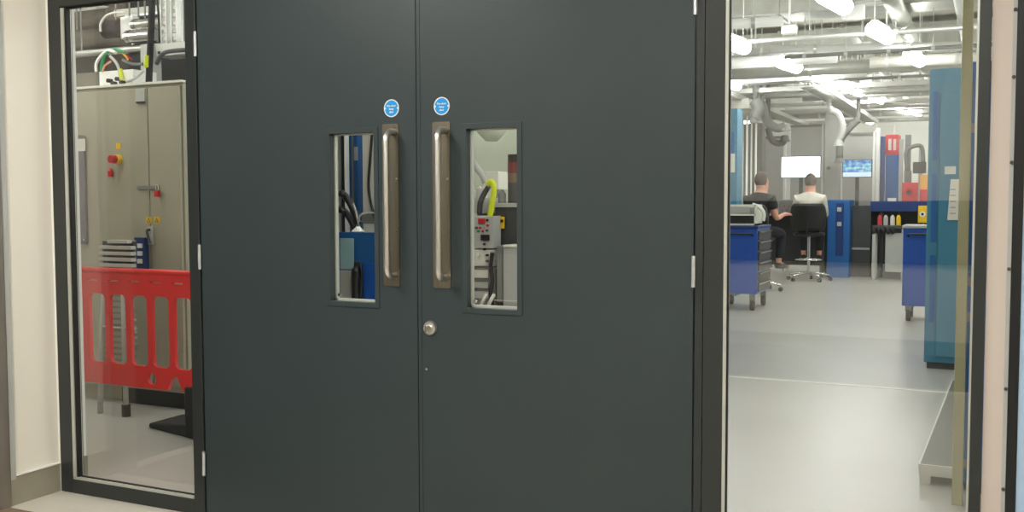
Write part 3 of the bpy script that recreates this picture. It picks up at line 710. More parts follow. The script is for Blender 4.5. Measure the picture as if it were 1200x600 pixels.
for k in range(5):
    v = at(1117, 222+k*7, Yk); B(v.x-.02, v.x+.018, Yk-.0312, Yk-.0302, v.z-.003, v.z+.003).build('text_line', MGREY, nt_)
# post and blue leaf near the pane
a, b = at(1115, 588, 1.42), at(1127.5, 588, 1.42)
po = B(a.x, b.x, 1.42, 1.50, .0, LC).build('steel_post', TAN, bevel=.003); tag(po, 'tan painted steel post behind the right pane', 'post')
a, b = at(1127, 580, 1.62), at(1145, 72, 1.62)
bp = B(a.x, a.x+.35, 1.62, 1.70, 0.03, b.z).build('blue_locker', BLUE2, bevel=.004); tag(bp, 'blue locker edge between the tan post and window frame', 'locker')
B(a.x+.02, a.x+.34, 1.64, 1.69, 0, .03).build('plinth', DGREY, bp)
for py in (150, 330, 372, 545):
    v = at(1140, py, 1.61); B(a.x+.004, a.x+.02, 1.612, 1.6199, v.z-.02, v.z+.02).build('hinge', MGREY, bp)
# low platform
pf = empty('low_platform', (1.75, 2.8, 0), 'low grey metal platform on the floor beside the tan post', 'platform')
m = MB(); m.hexa([(1.565, 1.70, .062), (1.565, 1.70, .088), (1.625, 4.0, .062), (1.625, 4.0, .088), (2.4, 1.70, .062), (2.4, 1.70, .088), (2.4, 4.0, .062), (2.4, 4.0, .088)])
m.build('deck', mat('platform_deck', (88, 86, 76), .5, var=.05), pf)
m = MB(); m.hexa([(1.562, 1.70, .062), (1.562, 1.70, .0895), (1.622, 4.0, .062), (1.622, 4.0, .0895), (1.569, 1.70, .062), (1.569, 1.70, .0895), (1.629, 4.0, .062), (1.629, 4.0, .0895)])
m.build('edge_strip', OFFW, pf)
m = MB(); m.hexa([(1.565, 1.695, .040), (1.565, 1.695, .0885), (1.565, 1.705, .040), (1.565, 1.705, .0885), (2.4, 1.695, .04), (2.4, 1.695, .0885), (2.4, 1.705, .04), (2.4, 1.705, .0885)])
m.build('front_lip', OFFW, pf)
for x, y in ((1.567, 1.70), (1.64, 3.9), (2.3, 1.70), (2.3, 3.9)): B(x, x+.045, y+.006, y+.05, 0, .062).build('leg', OFFW, pf)

# --- swivel stools and people
def stool(lab, seat=.75, back=True):
    r = empty('swivel_stool', (0, 0, 0), lab, 'stool')
    MB().tube([(0, 0, seat-.07), (0, 0, seat-.05), (0, 0, seat-.015), (0, 0, seat)], [.10, .23, .24, .20], 24).build('seat', BLACK, r, smooth=False)
    MB().cyl((0, 0, .12), (0, 0, seat-.07), .022, 14).build('gas_column', CHROME, r)
    MB().torus((0, 0, .33), .2, .011).build('foot_ring', CHROME, r, smooth=True)
    m = MB()
    for k in range(3): t = k*2*PI/3; m.cyl((0, 0, .33), (.2*math.cos(t), .2*math.sin(t), .33), .008, 8)
    m.build('ring_spokes', CHROME, r)
    MB().cyl((0, 0, .09), (0, 0, .15), .04, 16).build('hub', CHROME, r)
    for k in range(5):
        t = k*2*PI/5+.3; c_, s_ = math.cos(t), math.sin(t)
        MB().tube([(0, 0, .12), (.18*c_, .18*s_, .115), (.33*c_, .33*s_, .085)], [.024, .019, .014], 8).build('base_leg', CHROME, r, smooth=True)
        c = MB().cyl((.33*c_-.018*s_, .33*s_+.018*c_, .03), (.33*c_+.018*s_, .33*s_-.018*c_, .03), .03, 14).build('caster', BLACK, r)
    m = MB(); nb = 7
    for k in range(nb-1):
        pass
    bm = m.bm; rows = []
    for j in range(9):
        z = seat+.03+.41*j/8; wv = .275*(1-.12*abs(j-4)/4 - (.10 if j in (0, 8) else 0)); row = []
        for k in range(9):
            u = k/8*2-1; x = wv*u; y = -.20+.07*(u*u) - .04*(j/8)
            row.append((x, y, z))
        rows.append(row)
    vf = [[bm.verts.new(p) for p in rw] for rw in rows]; vb = [[bm.verts.new((p[0]*.97, p[1]-.05, p[2])) for p in rw] for rw in rows]
    for j in range(8):
        for k in range(8):
            bm.faces.new((vf[j][k], vf[j][k+1], vf[j+1][k+1], vf[j+1][k])); bm.faces.new((vb[j][k], vb[j+1][k], vb[j+1][k+1], vb[j][k+1]))
    for j in range(8):
        bm.faces.new((vf[j][0], vf[j+1][0], vb[j+1][0], vb[j][0])); bm.faces.new((vf[j][8], vb[j][8], vb[j+1][8], vf[j+1][8]))
    for k in range(8):
        bm.faces.new((vf[0][k], vb[0][k], vb[0][k+1], vf[0][k+1])); bm.faces.new((vf[8][k], vf[8][k+1], vb[8][k+1], vb[8][k]))
    m.build('backrest', BLACK, r, smooth=True)
    MB().tube([(0, -.1, seat-.06), (0, -.27, seat-.04), (0, -.28, seat+.15)], .016, 8).build('back_bar', BLACK, r)
    return r
def skin_mesh(name, verts, edges, m, parent, sub=2):
    me = bpy.data.meshes.new(name); me.from_pydata([v[:3] for v in verts], edges, [])
    me.materials.append(m)
    o = bpy.data.objects.new(name, me); COL.objects.link(o); o.parent = parent
    sk = o.modifiers.new('skin', 'SKIN'); sk.use_smooth_shade = True
    me.skin_vertices  # layer made by the modifier
    if not me.skin_vertices:
        bm = bmesh.new(); bm.from_mesh(me); bm.verts.layers.skin.verify(); bm.to_mesh(me); bm.free()
    for i, v in enumerate(verts):
        r_ = v[3]; r_ = r_ if isinstance(r_, tuple) else (r_, r_)
        me.skin_vertices[0].data[i].radius = r_
    me.skin_vertices[0].data[0].use_root = True
    s = o.modifiers.new('sub', 'SUBSURF'); s.levels = sub; s.render_levels = sub
    return o
def person(lab, seat, shirt, sleeves, lean=0.06, turn=0, reach=.36, handz=1.03):
    r = empty('person', (0, 0, 0), lab, 'person')
    V = []; E = []
    def v(x, y, z, rad, link=None):
        V.append((x, y, z, rad)); i = len(V)-1
        if link is not None: E.append((link, i))
        return i
    h = seat
    pel = v(0, 0, h+.10, (.155, .115)); wa = v(0, lean*.3, h+.26, (.13, .10), pel); ch = v(0, lean, h+.42, (.155, .115), wa)
    sh = v(0, lean*1.1, h+.54, (.11, .085), ch); nk = v(0, lean*1.35, h+.62, .056, sh); hd0 = v(0, lean*1.6+.01, h+.70, (.070, .082), nk)
    hd1 = v(0, lean*1.6+.012, h+.78, (.077, .094), hd0); hd2 = v(0, lean*1.6+.005, h+.845, (.062, .074), hd1)
    v(0, lean*1.6+.115, h+.735, .012, hd0)
    for s in (-1, 1):
        v(s*.083, lean*1.6, h+.745, .014, hd0)
        s1 = v(s*.17, lean*1.05, h+.515, .062, sh)
        el = v(s*.225, lean+.06, h+.25, .043, s1)
        wr = v(s*.17, lean+reach, handz-.0, .027, el)
        pa = v(s*.165, lean+reach+.07, handz-.005, (.04, .018), wr)
        for q, (dx, ln) in enumerate(((-.03, .065), (-.010, .078), (.010, .074), (.030, .058))):
            f1 = v(s*.165+dx, lean+reach+.10+ln*.5, handz, .0085, pa); v(s*.165+dx, lean+reach+.10+ln, handz-.022, .0075, f1)
        t1_ = v(s*.165-s*.042, lean+reach+.07, handz-.012, .010, pa); v(s*.165-s*.055, lean+reach+.105, handz-.02, .009, t1_)
        hp = v(s*.095, .03, h+.075, .085, pel); kn = v(s*.13, .43, h+.05, .062, hp); an = v(s*.12, .36, h-.37, .038, kn); v(s*.12, .48, h-.40, (.04, .03), an)
    skin_mesh('body', V, E, SKIN, r)
    V = []; E = []
    pel = v(0, -.0, h+.13, (.165, .13)); wa = v(0, lean*.3-.006, h+.27, (.16, .132), pel); ch = v(0, lean-.008, h+.42, (.192, .15), wa); sh = v(0, lean*1.1-.012, h+.54, (.155, .128), ch)
    v(0, lean*1.25-.008, h+.60, .086, sh)
    for s in (-1, 1):
        s1 = v(s*.178, lean*1.05-.004, h+.515, .088, sh)
        if sleeves == 'short': v(s*.208, lean+.035, h+.37, .064, s1)
        else:
            el = v(s*.225, lean+.06, h+.25, .058, s1); v(s*.18, lean+reach-.03, handz-.0, .040, el)
    skin_mesh('shirt', V, E, shirt, r)
    V = []; E = []
    pel = v(0, 0, h+.115, (.165, .125))
    for s in (-1, 1):
        hp = v(s*.095, .03, h+.078, .094, pel); kn = v(s*.13, .43, h+.05, .075, hp); v(s*.12, .365, h-.33, .056, kn)
    skin_mesh('trousers', V, E, JEANS, r)
    for s in (-1, 1):
        MB().tube([(s*.12, .31, h-.41), (s*.12, .37, h-.405), (s*.12, .47, h-.415), (s*.12, .555, h-.425)], [.035, .046, .043, .025], 12).build('shoe', BLACK, r, smooth=True)
        MB().ball((s*.03, lean*1.6+.100, h+.765), .011).build('eye', WHITE, r)
    m = MB(); m.ball((0, lean*1.6-.006, h+.785), .102, (.86, 1.06, 1.16), 24)
    cy = lean*1.6
    bmesh.ops.delete(m.bm, geom=[v_ for v_ in m.bm.verts if (v_.co.y > cy-.005 and v_.co.z < h+.80+(v_.co.y-cy)*.35) or v_.co.z < h+.695], context='VERTS')
    m.build('hair', HAIR, r, smooth=True)
    return r
s1 = stool('black swivel stool under the man in the dark T-shirt', .74)
p1 = at(888, 211, 10.8); s1.location = (p1.x, 10.8, 0); s1.rotation_euler.z = -.35
m1 = person('person in a dark T-shirt seated with back turned by the blue trolley', .74, TSHIRT, 'short', handz=1.05)
m1.location = s1.location; m1.rotation_euler.z = -.35
s2 = stool('black high backed swivel stool on a chrome star base', .75)
p2 = at(949, 211, 12.75); s2.location = (p2.x, 12.75, 0); s2.rotation_euler.z = .05
m2 = person('person in an off-white knit top seated on the stool facing the white screen', .75, SHIRTW, 'long', handz=1.06)
m2.location = s2.location; m2.rotation_euler.z = .05

# --- long workbench, its screens and things on it
Yw = 13.45
def bench(x0, x1, Y, ztop, d, lab, legs=2):
    r = empty('workbench', ((x0+x1)/2, Y+d/2, 0), lab, 'workbench')
    B(x0, x1, Y, Y+d, ztop-.04, ztop).build('worktop', DGREY, r, bevel=.004)
    B(x0+.02, x1-.02, Y+d-.06, Y+d-.03, .15, ztop-.041).build('modesty_panel', DGREY, r)
    for x in (x0+.03, x1-.09):
        for y in (Y+.03, Y+d-.12): B(x, x+.06, y, y+.06, 0, ztop-.041).build('leg', DGREY, r)
    return r
bxa, bxb = at(858, 240, Yw).x, at(968, 240, Yw).x
bench(bxa, bxb, Yw, 1.02, .7, 'long dark workbench in front of the seated people')
# row of small dark items and control unit on the bench
a, b = at(913, 243, Yw+.1), at(932, 262, Yw+.1)
o = B(a.x, b.x+.02, Yw+.1, Yw+.4, 1.0205, 1.0205+(a.z-b.z)*.85).build('rack_unit', MGREY, bevel=.005); tag(o, 'grey green rack unit with red lights between the two people', 'rack unit')
for k in range(6):
    for j in range(2): MB().cyl((o.location.x-.09+k*.036, Yw+.085, 1.07+j*.07), (o.location.x-.09+k*.036, Yw+.0995, 1.07+j*.07), .009, 8).build('indicator', PINKR if (k+j) % 2 else BLACK, o)
def monitor(x0, y0, x1, y1, Y, scr, lab, zbase, arm=True):
    a, b = at(x0, y0, Y), at(x1, y1, Y)
    r = empty('monitor', ((a.x+b.x)/2, Y, zbase), lab, 'monitor')
    B(a.x-.012, b.x+.012, Y, Y+.03, b.z-.012, a.z+.012).build('bezel', DGREY, r, bevel=.004)
    B(a.x, b.x, Y-.003, Y-.0005, b.z, a.z).build('screen', scr, r)
    xm = (a.x+b.x)/2
    B(xm-.03, xm+.03, Y+.031, Y+.06, zbase+.02, (a.z+b.z)/2).build('stand', DGREY, r)
    B(xm-.13, xm+.13, Y-.08, Y+.14, zbase, zbase+.02).build('foot', DGREY, r, bevel=.004)
    return r
# --- partition rack the screens stand before
def rack(x0, y0, x1, Y, lab, m=LGREY):
    a, b = at(x0, y0, Y), at(x1, y0, Y)
    r = empty('equipment_rack', ((a.x+b.x)/2, Y+.1, 0), lab, 'equipment rack')
    B(a.x+.03, b.x-.03, Y+.02, Y+.06, .2, a.z-.03).build('panel', m, r)
    for x in (a.x, b.x-.04): B(x, x+.04, Y, Y+.08, 0, a.z).build('upright', WHITE, r)
    B(a.x+.04, b.x-.04, Y, Y+.08, a.z-.04, a.z).build('top_bar', MGREY, r)
    return r
rack(924, 147, 966, 15.0, 'pale grey equipment rack behind the white screen')
rack(985, 156, 1026, 15.2, 'pale grey equipment rack behind the picture screen')
rack(893, 160, 921, 14.7, 'narrow grey rack behind the man in the dark T-shirt')
monitor(916, 184, 961, 207.5, 13.9, SCRW, 'monitor with a blank bright white screen', 1.0205)
c = at(935, 222, 14.6); 
# blue pedestals and bench of the second bay
Yv = 14.2
bx2, bx3 = at(972, 240, Yv).x, at(1092, 240, Yv).x
bench(bx2, bx3, Yv, 1.10, .8, 'second dark workbench carrying the picture screen')
monitor(988, 188, 1021, 207, Yv+.3, SCRB, 'monitor showing a blue and turquoise picture', 1.1005)
o = slab(970, 234, 995, 300, Yv-.62, .55, BLUE2, 'drawer_pedestal', 'blue drawer pedestal right of the person on the stool', 'pedestal', tofloor=True)
slab(980, 238, 988, 300, Yv-.635, .012, BLUED, 'drawer_front', parent=o)
for y0 in (243, 260): slab(981, y0, 986, y0+5, Yv-.642, .006, LGREY, 'handle', parent=o)
o = slab(998, 241, 1020, 298, Yv-.3, .2, DGREY, 'bench_cupboard', 'dark cupboard under the picture screen', 'cupboard', tofloor=True)
slab(998, 290, 1019, 293, Yv-.31, .012, LGREY, 'bottom_rail', parent=o)
o = slab(1020, 236, 1090, 248, Yv-.35, .3, BLUED, 'bench_shelf', 'dark teal shelf along the front of the second bench', 'shelf')
B(o.location.x-.3, o.location.x-.26, Yv-.3, Yv-.1, 0, o.location.z).build('leg', DGREY, o); B(o.location.x+.3, o.location.x+.34, Yv-.3, Yv-.1, 0, o.location.z).build('leg', DGREY, o)
topz = at(1020, 236, Yv-.35).z
for i, (px, mm, lab) in enumerate(((1031, PINKR, 'small red bottle under the teal shelf'), (1038, LGREY, 'small grey bottle next to the red one'), (1046, OFFW, 'small white bottle by the yellow one'), (1053, YEL, 'small yellow bottle at the right of the row'))):
    c = at(px, 258, Yv-.5); zz = at(px, 264, Yv-.5).z
    b_ = empty('bottle', (c.x, Yv-.5, zz), lab, 'bottle', 'bottles on the low trolley')
    MB().tube([(c.x, Yv-.5, zz), (c.x, Yv-.5, zz+.12), (c.x, Yv-.5, zz+.16)], [.035, .035, .014], 12).build('body', mm, b_, smooth=False)
    MB().cyl((c.x, Yv-.5, zz+.16), (c.x, Yv-.5, zz+.19), .015, 10).build('cap', BLACK, b_)
c0, c1 = at(1022, 264, Yv-.7), at(1062, 264, Yv-.7)
r = empty('low_table', ((c0.x+c1.x)/2, Yv-.5, 0), 'low grey table with dark tools in front of the second bench', 'table')
B(c0.x, c1.x, Yv-.75, Yv-.4, c0.z-.05, zz-.001).build('top', DGREY, r)
for x in (c0.x+.01, c1.x-.06):
    for y in (Yv-.74, Yv-.46): B(x, x+.05, y, y+.05, 0, c0.z-.05).build('leg', LGREY, r)
B(c0.x+.2, c1.x-.05, Yv-.7, Yv-.66, .12, c0.z-.12).build('front_panel', LGREY, r)
m = MB()
for k in range(5):
    x = c0.x+.03+k*.07; m.ball((x, Yv-.74, c0.z-.08), .045, (1, .8, 1.3), 10)
o = m.build('tool_roll', BLACK); tag(o, 'black tool bundle hanging from the low table edge', 'tool bundle')
# red box with round dial, orange and red boxes, yellow sign
Yr = Yv+.05; zt2 = 1.1005
def onbench(x0, y0, x1, Y, d, m, name, lab, cat):
    a, b = at(x0, y0, Y), at(x1, y0, Y)
    o = B(a.x, b.x, Y, Y+d, zt2, a.z).build(name, m, bevel=.005); tag(o, lab, cat); return o
o = onbench(1057, 214, 1075, Yr, .25, PINKR, 'red_case', 'red case with a round dark dial on the second bench', 'case')
c = at(1066, 225, Yr); MB().cyl((c.x, Yr-.03, c.z), (c.x, Yr-.0005, c.z), .07, 24).build('dial', REDK, o); MB().cyl((c.x-.01, Yr-.05, c.z), (c.x-.01, Yr-.031, c.z), .035, 16).build('dial_centre', BLACK, o)
o = onbench(1078, 222, 1090, Yr-.05, .25, PINKR, 'red_crate', 'plain red crate beside the tall blue cabinet', 'crate')
q_ = at(1078, 205, Yr); zc = at(1078, 222, Yr-.05).z+.0005
o = B(q_.x, q_.x+.2, Yr, Yr+.18, zc, q_.z).build('orange_tub', mat('orange_plastic', (236, 176, 96), .5)); tag(o, 'orange yellow tub on top of the plain red crate', 'tub')
o = slab(1076, 241, 1087, 261, Yv-.37, .012, YEL, 'warning_sign', 'yellow warning sign with black and white mark under the red crate', 'sign')
c = at(1081, 251, Yv-.38); MB().cyl((c.x, Yv-.378, c.z), (c.x, Yv-.3705, c.z), .045, 18).build('symbol', WHITE, o); MB().cyl((c.x, Yv-.382, c.z), (c.x, Yv-.3785, c.z), .02, 14).build('symbol', BLACK, o)
o = onbench(1040, 232, 1050, Yr, .15, WHITE, 'paper_roll_holder', 'white paper pile left of the red case', 'paper'); 
# blue cabinets and pipework behind
o = slab(1038, 181, 1052, 240, 15.5, .4, BLUE2, 'blue_gas_cabinet', 'narrow blue cabinet with a red top section in the far bay', 'cabinet', tofloor=True)
slab(1038, 158, 1053, 181, 15.49, .41, PINKR, 'red_top', parent=o)
slab(1041, 163, 1044.5, 176, 15.48, .01, OFFW, 'stripe', parent=o); slab(1047, 163, 1050, 176, 15.48, .01, OFFW, 'stripe', parent=o)
for x0, y0, x1, mm, lab in ((1027, 150, 1030, WHITE, 'white upright pipe right of the picture screen rack'), (1032, 160, 1036, BLUED, 'thin dark blue upright before the far blue cabinet'), (1054, 163, 1057, LGREY, 'grey upright right of the red topped cabinet'), (1061, 158, 1066, MGREY, 'dark grey upright of the robot arm'), (1077, 170, 1080, LGREY, 'pale upright beside the tall blue cabinet')):
    slab(x0, y0, x1, 240, 15.3, .08, mm, 'upright', lab, 'upright', tofloor=True)
r = empty('robot_arm', (at(1064, 200, 15).x, 15.05, 1.1), 'grey jointed machine arm beside the tall blue cabinet', 'machine arm')
P2 = [at(1064, 200, 15), at(1062, 180, 15), at(1069, 172, 15), at(1080, 172, 15), at(1082, 190, 15)]
MB().tube(P2, .035, 10, 4).build('arm', MGREY, r, smooth=True)
a = at(1064, 200, 15); MB().cyl((a.x, 15.0, 0), (a.x, 15.0, a.z), .06, 14).build('column', MGREY, r)
a, b = at(1070, 190, 15), at(1085, 203, 15); B(a.x, b.x, 14.96, 15.1, b.z, a.z).build('head', DGREY, r, bevel=.01)
# white frame structure
a, b = at(1027, 147, 15.6), at(1048, 160, 15.6)
m = MB(); m.tube([(a.x, 15.6, 0), (a.x, 15.6, a.z), (b.x, 15.6, a.z), (b.x, 15.6, 0)], .02, 8)
o = m.build('goal_stand', WHITE); tag(o, 'white tube stand reaching over the far blue cabinet', 'stand')
# left end of the lab view: blue panels, white tubes, black extraction arms
o = slab(840, 128, 863, 262, 9.9, .3, TEAL, 'blue_locker', 'light blue locker at the far left of the right pane', 'locker', tofloor=True)
slab(853, 155, 860, 180, 9.89, .01, BLUE2, 'door_panel', parent=o); slab(856, 180, 861, 202, 9.89, .01, OFFW, 'notice', parent=o)
for i, (x0, x1, mm, lab) in enumerate(((866, 868.5, WHITE, 'first white upright tube from the blue locker'), (870, 872, LGREY, 'second, grey upright tube from the blue locker'), (874.5, 877, WHITE, 'third upright tube, bright white, by the seated man'), (880, 882, OFFW, 'fourth upright tube, off white, behind the seated man'), (885, 887.5, WHITE, 'fifth upright tube, white, right of the seated man'))):
    a, b = at(x0, 128+i*4, 13.0), at(x1, 128, 13.0)
    o = MB().cyl(((a.x+b.x)/2, 13.0, 0), ((a.x+b.x)/2, 13.0, a.z), (b.x-a.x)/2, 14).build('upright_tube', mm, smooth=True); tag(o, lab, 'tube')
o = slab(868, 145, 892, 240, 14.3, .3, MGREY, 'tube_cabinet', 'mid grey cabinet behind the upright tubes', 'cabinet', tofloor=True)
slab(857, 116, 878, 127, 12.6, .5, OFFW, 'box_duct', 'off-white box duct above the upright tubes', 'box duct')
def arm(pts, r, Y, m, lab, tubeonly=False):
    P_ = [at(x, y, Y) for x, y in pts]
    e = empty('extraction_arm', P_[0], lab, 'extraction arm')
    MB().tube(P_, r, 12, 4).build('hose', m, e, smooth=True)
    MB().cyl(P_[0], P_[0]+Vector((0, 0, LC-P_[0].z-.001)), .03, 10).build('drop_pipe', m, e)
    q_ = P_[-1]; MB().cyl(q_+Vector((0, 0, .02)), q_-Vector((0, 0, .08)), .05, 16, r2=.085).build('hood', m, e)
    return e
arm([(884, 118), (889, 128), (884, 138)], .09, 12.4, MGREY, 'grey extraction arm above the white tubes')
arm([(893, 120), (898, 140), (910, 150), (921, 147)], .07, 12.9, MGREY, 'grey extraction arm reaching over the narrow rack')
arm([(900, 150), (905, 165), (917, 168), (920, 160)], .05, 13.4, DGREY, 'dark curved extraction hose above the white screen')
arm([(972, 130), (982, 133), (988, 150), (983, 165)], .05, 13.2, LGREY, 'pale extraction arm between the two screens')
arm([(1006, 140), (995, 150), (985, 165), (984, 185)], .06, 14.0, MGREY, 'grey extraction arm left of the picture screen')
o = slab(967, 130, 982, 240, 14.9, .3, LGREY, 'service_column', 'pale grey service column between the two racks', 'column', tofloor=True)
c = at(971, 197, 14.89); MB().cyl((c.x, 14.87, c.z), (c.x, 14.8999, c.z), .03, 12).build('dial', MGREY, o)

# --- lab ceiling: lamps
ZL = 2.93
def make_lamp(lab):
    r = empty('ceiling_lamp', (0, 0, 0), lab, 'ceiling lamp', 'capsule lamps under the lab ceiling')
    m = MB(); m.tube([(0, -.34, 0), (0, -.30, 0), (0, .30, 0), (0, .34, 0)], [.045, .075, .075, .045], 16); m.build('diffuser', LAMP, r, smooth=False)
    B(-.03, .03, -.28, .28, .06, .10).build('housing', WHITE, r, bevel=.01)
    for y in (-.25, .25): MB().cyl((0, y, .1), (0, y, LC-ZL-.001), .006, 6).build('hanger', WHITE, r)
    return r
spots = []
for i, (px, py) in enumerate(((861, 52), (925, 76), (969, 93), (1003, 105.5), (1028, 115), (1050, 123), (1073, 130.5))):
    spots.append((px, py, ('first', 'second', 'third', 'fourth', 'fifth', 'sixth', 'farthest')[i]+' capsule lamp from the left in the long row under the lab ceiling'))
for i, (px, py) in enumerate(((978, 1), (1032, 39), (1072, 68))):
    spots.append((px, py, ('topmost', 'middle', 'lowest')[i]+' of the three bright capsule lamps nearer the right'))
spots += [(855, 98, 'small lamp low at the left edge of the right pane'), (986, 99, 'small lamp just right of the third one in the long row')]
proto = None; pts_l = []
for px, py, lab in spots:
    p = atz(px, py, ZL); pts_l.append((p.x, p.y, lab))
# extra lamps added to light the lab's hidden parts and its far wall
for (x, y) in ((-4.6, 1.15), (-3.2, .9), (-2.6, 4.6), (-4.6, 6.5), (-1.0, 2.2), (0.7, 1.4), (2.6, 3.2), (2.6, 7.5), (2.6, 11.5), (-4.6, 10.5), (-4.6, 15), (2.6, 16), (-3.0, 18.5), (0.0, 3.8), (-.6, 19.6), (1.4, 19.6), (2.7, 18.6)):
    pts_l.append((x, y, 'extra capsule lamp added to light the lab beyond the main rows'))
for x, y, lab in pts_l:
    if proto is None: proto = make_lamp(lab); o = proto
    else: o = copy_tree(proto)
    o.location = (x, y, ZL); o['label'] = lab; o.rotation_euler.z = math.radians(-8)
# --- lab ceiling: ducts, trays, pipes
def duct_box(x0, x1, y0, y1, z0, z1, m, lab, name='box_duct'):
    r = empty(name, ((x0+x1)/2, (y0+y1)/2, z0), lab, name.replace('_', ' '))
    B(x0, x1, y0, y1, z0, z1).build('duct', m, r, bevel=.006)
    long_x = (x1-x0) > (y1-y0); n = max(2, int((max(x1-x0, y1-y0))/1.1))
    for k in range(n+1):
        if long_x: q_ = x0+(x1-x0)*k/n; B(q_-.015, q_+.015, y0-.02, y1+.02, z0-.02, z1+.02).build('flange', DUCT, r)
        else: q_ = y0+(y1-y0)*k/n; B(x0-.02, x1+.02, q_-.015, q_+.015, z0-.02, z1+.02).build('flange', DUCT, r)
    for k in (1, n-1) if n > 1 else (0,):
        if long_x: q_ = x0+(x1-x0)*k/n+.06; MB().cyl((q_, (y0+y1)/2, z1), (q_, (y0+y1)/2, LC-.001), .006, 6).build('hanger', MOUNT, r)
        else: q_ = y0+(y1-y0)*k/n+.06; MB().cyl(((x0+x1)/2, q_, z1), ((x0+x1)/2, q_, LC-.001), .006, 6).build('hanger', MOUNT, r)
    return r
duct_box(-3.0, 2.2, 8.6, 9.2, 3.36, 3.68, DUCT, 'broad box duct crossing the top of the right pane')
duct_box(-3.4, 2.6, 11.8, 12.3, 3.36, 3.66, DUCT, 'second box duct crossing behind the broad one')
duct_box(-3.6, 2.8, 15.0, 15.5, 3.36, 3.66, LGREY, 'grey box duct crossing far back over the screens')
duct_box(.2, .75, 6.4, 8.4, 3.36, 3.68, LGREY, 'short grey box duct running away at the top of the right pane')
def pipe_run(a, b, r, m, lab, name='ceiling_pipe', n=3):
    a = Vector(a); b = Vector(b)
    e = empty(name, (a+b)/2, lab, name.replace('_', ' '))
    MB().cyl(a, b, r, 20).build('pipe', m, e, smooth=True)
    d = (b-a).normalized()
    for k in range(n):
        c = a+(b-a)*((k+.5)/n); MB().cyl(c-d*.02, c+d*.02, r*1.15, 20).build('collar', MOUNT, e)
        MB().cyl(c+Vector((0, 0, r)), Vector((c.x, c.y, LC-.001)), .005, 6).build('hanger', MOUNT, e)
    return e
pipe_run((-3.2, 9.7, 2.98), (.1, 9.7, 2.98), .07, WHITE, 'white pipe crossing at the left between the first two lamps')
pipe_run((-.6, 9.2, 3.05), (2.3, 10.2, 3.05), .05, WHITE, 'slanting white pipe between the right hand lamps')
pipe_run((-3.3, 10.9, 3.0), (2.5, 10.9, 3.0), .09, DUCT, 'round galvanised duct crossing behind the second lamp', 'round_duct')
pipe_run((-3.5, 13.4, 2.95), (2.6, 13.4, 2.95), .08, DUCT, 'round galvanised duct crossing above the white screen', 'round_duct')
pipe_run((-3.0, 14.3, 3.02), (2.6, 14.3, 3.02), .04, WHITE, 'thin white pipe crossing above the picture screen')
pipe_run((-1.3, 7.0, 3.2), (-1.3, 19.5, 3.2), .06, WHITE, 'long white pipe running away above the seated man')
pipe_run((.9, 6.6, 3.22), (.9, 19.5, 3.22), .09, DUCT, 'long galvanised duct running away beside the three lamps', 'round_duct')
pipe_run((1.5, 5.0, 3.2), (1.5, 19.5, 3.2), .05, LGREY, 'long grey pipe running away nearest the tall blue cabinet')
pipe_run((.3, 9.4, 3.18), (.3, 19.5, 3.18), .045, WHITE, 'long white pipe running away right of the lamp row')
pipe_run((-2.4, 8.0, 3.22), (-2.4, 19.5, 3.22), .08, DUCT, 'long round duct running away at the far left', 'round_duct')
def ladder_tray(x0, x1, y0, y1, z, lab):
    e = empty('cable_tray', ((x0+x1)/2, (y0+y1)/2, z), lab, 'cable tray')
    lx = (x1-x0) > (y1-y0)
    if lx:
        B(x0, x1, y0, y0+.02, z, z+.07).build('rail', MOUNT, e); B(x0, x1, y1-.02, y1, z, z+.07).build('rail', MOUNT, e)
        n = int((x1-x0)/.25)
        for k in range(n): B(x0+.1+k*.25, x0+.14+k*.25, y0+.02, y1-.02, z+.01, z+.03).build('rung', MOUNT, e)
    else:
        B(x0, x0+.02, y0, y1, z, z+.07).build('rail', MOUNT, e); B(x1-.02, x1, y0, y1, z, z+.07).build('rail', MOUNT, e)
        n = int((y1-y0)/.25)
        for k in range(n): B(x0+.02, x1-.02, y0+.1+k*.25, y0+.14+k*.25, z+.01, z+.03).build('rung', MOUNT, e)
    m = MB()
    if lx:
        for k in range(3): m.cyl((x0+.05, y0+.06+k*.05, z+.05), (x1-.05, y0+.06+k*.05, z+.05), .018, 8)
    else:
        for k in range(3): m.cyl((x0+.06+k*.05, y0+.05, z+.05), (x0+.06+k*.05, y1-.05, z+.05), .018, 8)
    m.build('cables', LGREY, e)
    for t in (.2, .5, .8):
        x, y = (x0+(x1-x0)*t, y0+.01) if lx else (x0+.01, y0+(y1-y0)*t)
        MB().cyl((x, y, z+.05), (x, y, LC-.001), .005, 6).build('hanger', MOUNT, e)
    return e
ladder_tray(-2.0, -1.7, 9.8, 19, 2.80, 'ladder cable tray running away over the upright tubes')
ladder_tray(-.6, -.3, 11.2, 19, 2.80, 'ladder cable tray running away over the stool')
ladder_tray(-3.2, 2.4, 12.5, 12.8, 2.89, 'ladder cable tray crossing above the two screens')
ladder_tray(-3.2, 2.4, 16.6, 16.9, 2.89, 'ladder cable tray crossing far back in the lab')
rs = random.Random(11)
